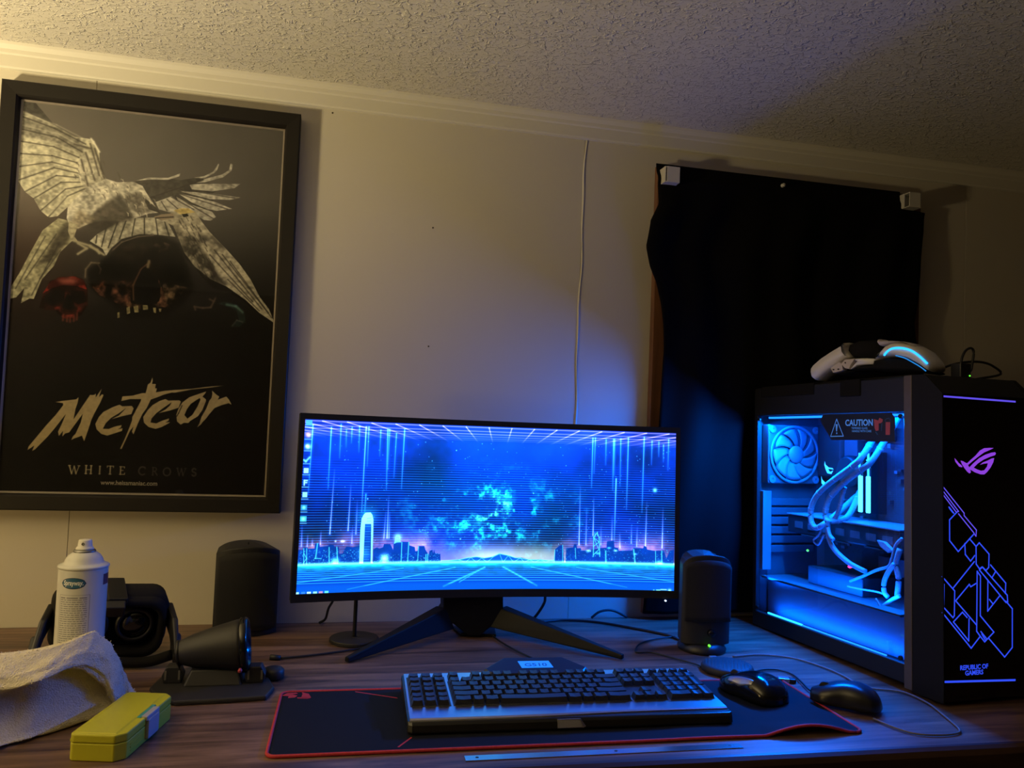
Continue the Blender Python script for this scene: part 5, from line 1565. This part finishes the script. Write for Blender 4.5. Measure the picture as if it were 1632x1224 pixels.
# glowing front pattern
M_vio = mat('violet_led', (.1, .05, .3), emit=(.27, .055, .72), estr=.95)
M_ind = mat('indigo_led', (.05, .05, .3), emit=(.115, .075, .80), estr=1.0)
M_blu = mat('blue_led', (.02, .05, .3), emit=(.030, .075, .92), estr=1.0)
def front_poly(name, polys, m_, parent, y=.0022):
    b = MB()
    for p in polys:
        p = mm(p)
        a = sum(p[i][0] * p[(i + 1) % len(p)][1] - p[(i + 1) % len(p)][0] * p[i][1] for i in range(len(p)))
        q = p if a > 0 else p[::-1]
        b.add([(x, y, z) for x, z in q], [tuple(range(len(q)))])
    return b.build(name, m_, parent)
front_poly('eye_emblem', [[(54,382),(62,388),(72,395),(82,404),(91,408),(103,409),(112,409),(105,406),(91,401),(79,394),(66,386),(56,379),(60,373),(62,367),(59,365),(54,368),(48,374),(43,380),(40,386),(46,385),(50,383)],
    [(27,390),(32,386),(36,382),(41,379),(44,376),(43,375),(37,376),(33,380),(29,384)],
    [(56,373),(67,382),(80,391),(93,397),(107,401),(115,402),(117,400),(115,397),(104,394),(90,389),(77,382),(68,375),(76,372),(84,370),(91,371),(97,377),(99,383),(90,382),(82,380),(88,384),(100,388),(107,391),(113,392),(111,385),(105,376),(97,368),(91,364),(83,364),(71,367),(62,371)]], M_vio, fp)
R = lambda pts, w=.0019: ribbon(pts, w)
pat_hi = [[(4,341),(47,299),(47,295),(73,271),(72,261),(68,265)], [(4,334),(35,302),(32,301)], [(4,328),(30,301)], [(35,298),(68,266)]]
pat_lo = [[(32,301),(16,288),(16,254),(34,236),(68,265)], [(15,309),(25,299)], [(16,307),(23,300)], [(48,249),(49,231),(60,220),(69,229)], [(58,257),(72,244),(79,250),(100,231),(99,209),(93,204),(85,210),(79,207),(72,215),(72,244)],
          [(68,219),(23,177)], [(0,196),(26,172),(25,132),(22,129),(3,146),(4,183),(1,186)], [(28,156),(57,182),(60,178),(71,183)], [(28,156),(72,115)], [(0,138),(60,78),(78,95)],
          [(23,122),(42,137),(52,128)], [(24,121),(55,90),(56,126)], [(74,203),(72,105),(79,97),(89,87),(109,102),(80,130),(81,195),(74,203)], [(79,205),(85,210),(139,162),(140,151),(136,150),(79,205)], [(103,213),(136,182),(135,165)],
          [(114,202),(106,192)], [(97,188),(96,137),(122,161)], [(100,156),(107,149)], [(136,152),(150,139),(149,75),(132,60),(97,93)], [(81,104),(94,91)], [(83,100),(91,89)]]
for p in pat_hi:
    front_poly('light_line', R(p), M_ind, fp)
for p in pat_lo:
    front_poly('light_line', R(p, .0022), M_blu, fp)
front_poly('light_bar', R([(6,492),(161,490)], .0030), M_ind, fp)
front_poly('light_bar', R([(2,27),(154,21)], .0034), M_blu, fp)
q = [(66,47),(66,38)]
wq = [(35,49),(103,46)]
FT = lambda p: frame((p[0] / 1000, .0020, p[1] / 1000), (1, 0, 0), (0, 0, 1))
text('front_lettering', 'REPUBLIC OF', .0105, M_blu, fp, FT(q[0]), sx=(wq[1][0] - wq[0][0]) / 1000 / .0705, extrude=.00002, offset=.00025)
text('front_lettering', 'GAMERS', .0105, M_blu, fp, FT(q[1]), sx=.98, extrude=.00002, offset=.00025)

# carry handles of black webbing over the top
for k, x in enumerate((.030, .165)):
    path = [(x, .055, TH - .004), (x, .075, TH + .0018), (x, .15, TH + .0024), (x, .30, TH + .0024), (x, .45, TH + .0024), (x, .49, TH + .0016), (x, .505, TH - .004)]
    P = smooth_path(path, 5)
    PART(MB().loft([[(p[0] - .014, p[1], p[2] - .0012), (p[0] + .014, p[1], p[2] - .0012), (p[0] + .014, p[1], p[2] + .0012), (p[0] - .014, p[1], p[2] + .0012)] for p in P]), 'carry_handle', M_fab)
PART(MB().box(-.0025, .012, .188, .243, .500, TH + .0015), 'webbing_tab', M_fab, bevel=.002)
PART(MB().box(-.0012, .011, .32, .50, .508, TH + .0012), 'webbing_tab', M_fab, bevel=.002)

# ---- inside
BL = (.012, .17, 1.0)
fan = PART(MB().box(.012, .147, .488, .513, .317, .449), 'rear_fan', M_in, bevel=.003)
M_fanr = mat('fan_grey', (.13, .135, .15), rough=.5, noise=(40, .1))
M_blade = mat('fan_blade', (.16, .165, .18), rough=.45, noise=(40, .1))
Tf = frame((.0795, .4875, .383), (1, 0, 0), (0, 0, 1))
MB(Tf).lathe([(.0635, -.002), (.0655, .001), (.0655, .004), (.0605, .004), (.0590, .0)], 48, cap=False).build('fan_ring', M_fanr, fan, smooth=True)
MB(Tf).lathe([(.0595, .0008), (.001, .0010)], 48).build('fan_back', M_in, fan)
for k in range(9):
    a = 2 * math.pi * k / 9
    def bl(u, v):
        r = .020 + .037 * v
        t = a + (u - .5) * .62 + v * .5
        return (r * math.cos(t), r * math.sin(t), .0035 + (u - .5) * .005)
    MB(Tf).grid(5, 6, bl).build('fan_blade', M_blade, fan, smooth=True, solid=.001)
MB(Tf).lathe([(.0195, .001), (.0195, .0075), (.0180, .0095), (.004, .010)], 32).build('fan_hub', M_fanr, fan, smooth=True)
for x in (.022, .137):
    for z in (.327, .439):
        MB(frame((x, .4878, z), (1, 0, 0), (0, 0, 1))).lathe([(.0085, -.001), (.0085, .0024), (.003, .0026), (.0028, .0008)], 16).build('fan_corner', M_fanr, fan)
# expansion slots on the rear panel below the fan
for k in range(6):
    z = .275 - k * .021
    PART(MB().box(.035, .150, .507, .5145, z - .008, z + .008), 'slot_cover', M_in, bevel=.001)
PART(MB().box(.008, .030, .500, .5145, .125, .300), 'rear_bracket', M_fanr, bevel=.001)
# mainboard
M_board = mat('circuit_board', (.020, .022, .028), rough=.5, noise=(160, .5), bump=(120, .3, .001))
bd = PART(MB().box(.161, .1648, .155, .485, .130, .455), 'mainboard', M_board)
cov = MB()
cov.loft([[(.161, .400, .330), (.161, .484, .330), (.161, .484, .452), (.161, .400, .452)], [(.140, .412, .338), (.140, .484, .338), (.140, .484, .452), (.140, .412, .452)]])
io = cov.build('port_cover', M_case_, bd, bevel=.002)
for k in range(60):
    y, z = rng.uniform(.17, .47), rng.uniform(.14, .44)
    if y > .40 and z > .32:
        continue
    w, h = rng.uniform(.003, .012), rng.uniform(.003, .010)
    MB().box(.161 - rng.uniform(.003, .012), .161, y, y + w, z, z + h).build('board_chip', M_fanr if k % 3 else M_board, bd)
for y0, y1, z0, z1 in ((.36, .40, .36, .44), (.27, .35, .418, .446), (.20, .30, .150, .185)):
    MB().box(.142, .161, y0, y1, z0, z1).build('heat_sink', M_in, bd, bevel=.002)
M_cy = mat('cyan_led', (.1, .4, .5), emit=(.06, .72, 1.0), estr=1.6)
M_cys = mat('cyan_led_bright', (.1, .4, .5), emit=(.10, .85, 1.0), estr=3.2)
e = [(459,371),(456,363),(446,357),(433,356),(430,353),(442,354),(448,353),(441,347),(431,351),(437,343),(450,344),(456,353),(460,362)]
side_poly('eye_light', [e], M_cy, bd, .1392)
side_poly('eye_light', [[(470,337),(467,329),(457,323),(463,317),(469,320)]], M_cy, bd, .1392)
# memory: two lit modules
for k, (y0, y1) in enumerate(((.296, .306), (.318, .328))):
    r = MB().box(.120, .161, y0, y1, .268, .395).build('memory_module', M_case_, tower, bevel=.001)
    MB().box(.116, .1205, y0, y1, .270, .345).build('light_bar', M_cys, r, bevel=.0015)
    MB().box(.116, .1205, y0 + (.007 if k else .004), y0 + (.0085 if k else .0055), .345, .392).build('light_line', M_cy, r)
    for zz in (.362, .376):
        MB().box(.1165, .1205, y0 + .001, y1 - .001, zz, zz + .003).build('light_line', M_cy, r)
# cooler block and braided hoses
Tp = frame((.159, .372, .352), (0, -1, 0), (0, 0, 1))
pump = MB(Tp).lathe([(.034, 0), (.034, .030), (.031, .034), (.028, .036)], 40).build('cooler_block', M_case_, tower, smooth=False, bevel=.001)
M_hose = mat('braided_hose', (.20, .21, .24), rough=.6, noise=(350, .5), bump=(700, .6, .0008))
M_band = mat('hose_band', (.34, .36, .40), rough=.4)
def hose(pts, r=.0058):
    P = smooth_path(pts, 7)
    h = PART(MB().tube(P, r, 12), 'coolant_hose', M_hose, smooth=True)
    for i in range(5, len(P) - 2, 9):
        MB().tube([P[i], tuple(Vector(P[i]).lerp(Vector(P[i + 1]), .22))], r * 1.09, 14).build('hose_band', M_band, h)
def H3(pts, xs_):
    return [(xs_ + (i * .0), y / 1000, z / 1000) for i, (y, z) in enumerate(pts)]
hose([(.060, .185, .468)] + H3([(202,411),(214,390),(244,367),(282,345),(321,322),(352,297),(366,270),(364,245),(348,235),(324,246)], .03)[1:] + [(.07, .34, .262), (.14, .36, .30)])
hose([(.066, .160, .468)] + H3([(177,412),(194,384),(226,361),(263,340),(295,317),(318,297),(328,274),(327,258),(313,252)], .036)[1:] + [(.075, .31, .262), (.14, .35, .31)])
hose(H3([(282,323),(288,309),(294,288),(304,267),(316,253)], .044), .0045)
# graphics card
gc = PART(MB().box(.058, .160, .155, .480, .212, .250), 'graphics_card', M_case_, bevel=.003)
MB().box(.056, .160, .152, .482, .2505, .2535).build('backplate', M_fanr, gc, bevel=.0008)
for y in (.22, .315, .41):
    MB(Matrix.Translation((.095, y, .2118)) @ Matrix.Rotation(math.pi, 4, 'X')).lathe([(.044, 0), (.044, .002), (.014, .002), (.013, .005)], 28).build('card_fan', M_case_, gc)
for k in range(7):
    y = .17 + k * .043
    MB().box(.0570, .0582, y, y + .026, .224, .238).build('side_vent', M_in, gc)
# lower chamber cover and drive
PART(MB().box(.008, .160, .100, .505, .108, .113), 'lower_cover', M_in, bevel=.001)
PART(MB().box(.026, .029, .100, .505, .031, .108), 'lower_cover_front', M_in, bevel=.001)
M_redl = mat('red_led', (.3, .02, .02), emit=(1.0, .02, .05), estr=2.0)
MB(Matrix.Translation((.06, .285, .166))).lathe([(.001, -.004), (.0045, -.002), (.0048, .0), (.003, .004), (.001, .005)], 12).build('red_light', M_redl, bd, smooth=True)
MB(Matrix.Translation((.06, .414, .179))).lathe([(.001, -.0025), (.0026, -.001), (.0026, .001), (.001, .0025)], 10).build('green_light', M_green, bd, smooth=True)
dv = PART(MB().box(.050, .150, .24, .40, .1135, .150), 'drive_box', M_case_, bevel=.002)
def wire(pts, off, r):
    return PART(MB().tube(smooth_path(H3(pts, off), 6), r, 8), 'cable', M_hose, smooth=True)
wire([(309,255),(314,243),(309,226),(297,217)], .03, .0040)
wire([(320,245),(317,218),(298,196),(263,179),(236,172),(215,168)], .035, .0050)
wire([(335,241),(346,222),(363,207),(348,201),(331,224)], .035, .0022)
wire([(140,240),(155,225),(164,199),(173,184),(201,173),(240,154),(273,139)], .05, .0028)
wire([(153,192),(168,174),(178,154),(177,136),(168,129)], .045, .0044)
wire([(140,137),(159,126),(180,110)], .045, .0036)
wire([(182,124),(171,111),(170,95),(161,77),(153,59)], .03, .0016)
wire([(280,128),(246,129),(201,132),(173,130)], .05, .0018)
wire([(145,220),(154,192),(148,166),(151,134)], .05, .0050)
q = [(153,55),(139,60),(131,37),(144,31)]
b = MB()
b.loft([[(.026, y / 1000, z / 1000) for y, z in q], [(.032, y / 1000, z / 1000) for y, z in q]])
PART(b, 'cable_connector', mat('connector_pale_glow', (.45, .5, .6), rough=.4, emit=(.02, .14, .6), estr=.15), bevel=.001)  # faint blue glow set into the connector, which is no lamp
q = [(201,229),(183,228),(161,215),(173,209),(192,218)]
b = MB()
b.loft([[(.048, y / 1000, z / 1000) for y, z in q], [(.056, y / 1000, z / 1000) for y, z in q]])
PART(b, 'cable_connector', M_hose, bevel=.001)
# light strips along the glass, with their lamps
M_strip = mat('blue_light_strip', (.02, .1, .3), emit=(.01, .20, 1.0), estr=3.0)
PART(MB().box(.0045, .0075, .36, .475, .0345, .0375), 'light_strip', mat('cyan_blue_light_strip', (.02, .1, .3), emit=(.02, .42, 1.0), estr=4.0))
PART(MB().box(.0045, .0070, .13, .36, .0345, .0365), 'light_strip', M_strip)
PART(MB().box(.020, .028, .10, .50, .462, .466), 'light_strip', M_strip)
def case_lamp(x, y, z, dx, dy, dz_, sx, sy, energy, color):
    p = TO + ROT @ Vector((x, y, z))
    d = (ROT @ Vector((dx, dy, dz_))).normalized()
    yv = ROT @ Vector((0, 1, 0))
    zv = -d
    xv = yv.cross(zv).normalized()
    yv = zv.cross(xv)
    R3 = Matrix((xv, yv, zv)).transposed()
    lamp('case_strip_lamp', 'AREA', p, energy, color, R3, shape='RECTANGLE', size=sx, size_y=sy)
BLUE, DEEP = (.0, .17, 1.0), (.0, .11, 1.0)
case_lamp(.045, .30, .458, .25, 0, -1, .03, .36, 5, DEEP)
case_lamp(.020, .30, .120, .8, .1, .6, .02, .36, 2.2, DEEP)
case_lamp(.0085, .29, .458, -.55, 0, -.84, .010, .40, 24, BLUE)
case_lamp(.009, .29, .040, .8, 0, .7, .010, .36, 1.3, DEEP)

# ================================================================ HEADSET ON THE TOWER
Ho = TO + ROT @ Vector((.045, .19, .531))
dH = (ROT @ Vector((.222, -.975, 0))).normalized()
uH = TUv
nH = uH.cross(dH)
HR = Matrix((dH, nH, uH)).transposed()
hs = thing('gaming_headset', 'white and black headset with blue light strips lying on the computer tower', 'headset', tuple(Ho), rot=HR)
def pillow(pts, y0, y1, inset=.0025, up=.0):
    P = [Vector((a / 1000, b / 1000)) for a, b in pts]
    c = sum(P, Vector((0, 0))) / len(P)
    def rg(y, k):
        r = []
        n = len(P)
        for i in range(n):
            e0 = (P[i] - P[i - 1]).normalized(); e1 = (P[(i + 1) % n] - P[i]).normalized()
            t = (e0 + e1)
            t = t.normalized() if t.length > 1e-6 else e0
            nn = Vector((-t.y, t.x))
            q = P[i] + nn * k * sg
            r.append((q.x, y, q.y + up * k))
        return r
    A = sum(P[i].x * P[(i + 1) % len(P)].y - P[(i + 1) % len(P)].x * P[i].y for i in range(len(P)))
    sg = 1 if A > 0 else -1
    w = y1 - y0
    m = MB()
    m.loft([rg(y0, inset), rg(y0 + w * .12, inset * .35), rg(y0 + w * .3, 0), rg(y1 - w * .3, 0), rg(y1 - w * .12, inset * .35), rg(y1, inset)])
    return m
M_hw = mat('headset_white', (.86, .82, .74), rough=.28, noise=(20, .04))
M_hg = mat('headset_grey', (.62, .55, .53), rough=.45, noise=(60, .1))
M_led2 = mat('cyan_blue_led', (.02, .2, .4), emit=(.015, .36, 1.0), estr=2.2)
M_led3 = mat('dim_cyan_led', (.02, .2, .4), emit=(.012, .22, .70), estr=.9)
pillow([(-145.6,23.1),(-144.7,31.5),(-138,39.9),(-120,52.1),(-94,64.8),(-72.4,74.1),(-62.8,78.2),(-59.4,76.9),(-64.7,70.9),(-62.8,60.7),(-55.1,51.7),(-56.2,48.1),(-72.3,41.1),(-89.8,30.3),(-109.7,19.5),(-124.9,8.5),(-134.1,6),(-142.4,11.6)], -.022, .030, .005).build('head_band', M_hw, hs, smooth=True)
pillow([(-59,75.5),(-42,80.4),(-16.1,80.1),(7.3,74.7),(10.9,63.1),(6.4,39.1),(-23.3,42),(-53.2,47.9),(-62.8,60.7)], -.012, .05, .004).build('band_cushion', M_fab, hs, smooth=True)
pillow([(-90.8,28.3),(-69.4,39.6),(-62.7,33.7),(-60.7,21.9),(-72.2,19.1),(-84.3,17.8)], -.026, -.012, .001).build('hinge_plate', M_hg, hs)
hp_ = pillow([(-65.5,34.8),(-57,43.1),(-34.4,42.6),(-41.8,32.1),(-46.5,23.1),(-56.9,25.3)], -.027, -.010, .001).build('hinge_plate', M_hg, hs)
for p in ([(-82.3,24.4),(-71.3,24.5),(-55,36.1)]):
    MB(frame((p[0] / 1000, -.0272, p[1] / 1000), (1, 0, 0), (0, 0, 1))).lathe([(.0015, -.002), (.0015, .0006)], 10).build('screw', M_black, hs)
pillow([(-57,43.1),(-34.4,43.9),(-12.4,42.8),(5.9,40.4),(2.9,29.6),(-16,30.2),(-32.5,29.2),(-45.9,23),(-41.8,30.4),(-31.6,38.1),(-41.8,40.7)], -.024, -.008, .002).build('lower_arm', M_hw, hs, smooth=True)
pillow([(5.6,38.8),(10,45.3),(17.9,55.2),(27.5,63.6),(40.4,67.8),(60.6,66),(80.4,59.7),(96.5,49.6),(112.3,30.4),(115.7,22.5),(112.2,10.3),(96.4,20.4),(72.2,34.6),(47.2,41.4),(30.1,42),(16.1,40.7)], -.030, .032, .006).build('ear_cup', M_hw, hs, smooth=True)
pillow([(6.9,72.3),(10,78),(13.5,74.8),(30.1,73.6),(55.6,69.6),(74.2,64.1),(83.7,57.4),(60.6,65.7),(37,67.6),(23.1,64.9),(12.6,64.5)], -.020, .018, .002).build('cup_fin', M_hg, hs, smooth=True)
pillow([(-46.5,21.9),(-32.5,28.9),(3.8,29.2),(5.6,38.2),(30.1,41.6),(72.2,34.3),(96.4,20.4),(112.2,9.9),(109,5.9),(80.3,11.5),(30.1,14.8),(-5.1,18.7),(-32.5,18.6)], -.028, .036, .004).build('ear_cushion', M_fab, hs, smooth=True)
pillow([(-83.9,17.7),(-60.7,21.9),(-46.5,22.7),(-32.5,19),(-5.1,18.4),(12.6,16.1),(9.1,14.7),(-41.8,16.7),(-80,14.5)], -.02, .03, .002).build('ear_cushion', M_fab, hs, smooth=True)
def ledline(pts, r, name, m_):
    P = smooth_path([(a / 1000, -.0305, b / 1000) for a, b in pts], 5)
    MB().tube(P, r, 8).build(name, m_, hs, smooth=True)
ledline([(30.6,43.8),(35.2,49.1),(43.8,54.8),(55.6,56.2),(68.9,54.4),(78.8,51.3),(88.5,46.3),(101.2,36.5),(114.6,23.4)], .0018, 'light_strip', M_led2)
ledline([(53.9,42.2),(72.2,35.9),(88.4,26.6),(101.2,18.6),(111.9,10.3)], .0010, 'light_strip', M_led3)

# small dongle and its cords on the tower top
dg = thing('usb_dongle', 'small black dongle with a green light on top of the tower', 'dongle', tuple(TO + ROT @ Vector((.105, .060, .5312))), rot=ROT)
MB().box(-.012, .012, -.010, .012, 0, .026).build('dongle_body', M_black, dg, bevel=.002)
q = [(113,515)][0]
MB(frame((q[0] / 1000 - .105, -.0102, max(.004, q[1] / 1000 - .5312)), (1, 0, 0), (0, 0, 1))).lathe([(.0014, -.001), (.0014, .0006), (.001, .001)], 10).build('green_light', M_green, dg)
def tcord(name, label, pts, y, r, ends):
    P = [TO + ROT @ Vector((a / 1000, y, b / 1000)) for a, b in pts]
    P = [TO + ROT @ Vector(e_) for e_ in ends[0]] + P + [TO + ROT @ Vector(e_) for e_ in ends[1]]
    tag(MB().tube(smooth_path(P, 8), r, 8).build(name, M_cable, smooth=True), label, 'cord')
tcord('headset_cord', 'black cord arching from the headset over the tower top', [(82,545),(112,557),(149,565),(186,567),(213,561),(230,547)], .09, .0022, ([], [(.170, .09, .5345)]))
tcord('dongle_cord', 'tight loop of black cord standing above the dongle', [(118,536),(121,564),(130,582),(143,589),(150,583),(147,563),(140,546)], .075, .0022, ([(.092, .085, .5345)], [(.108, .068, .556)]))
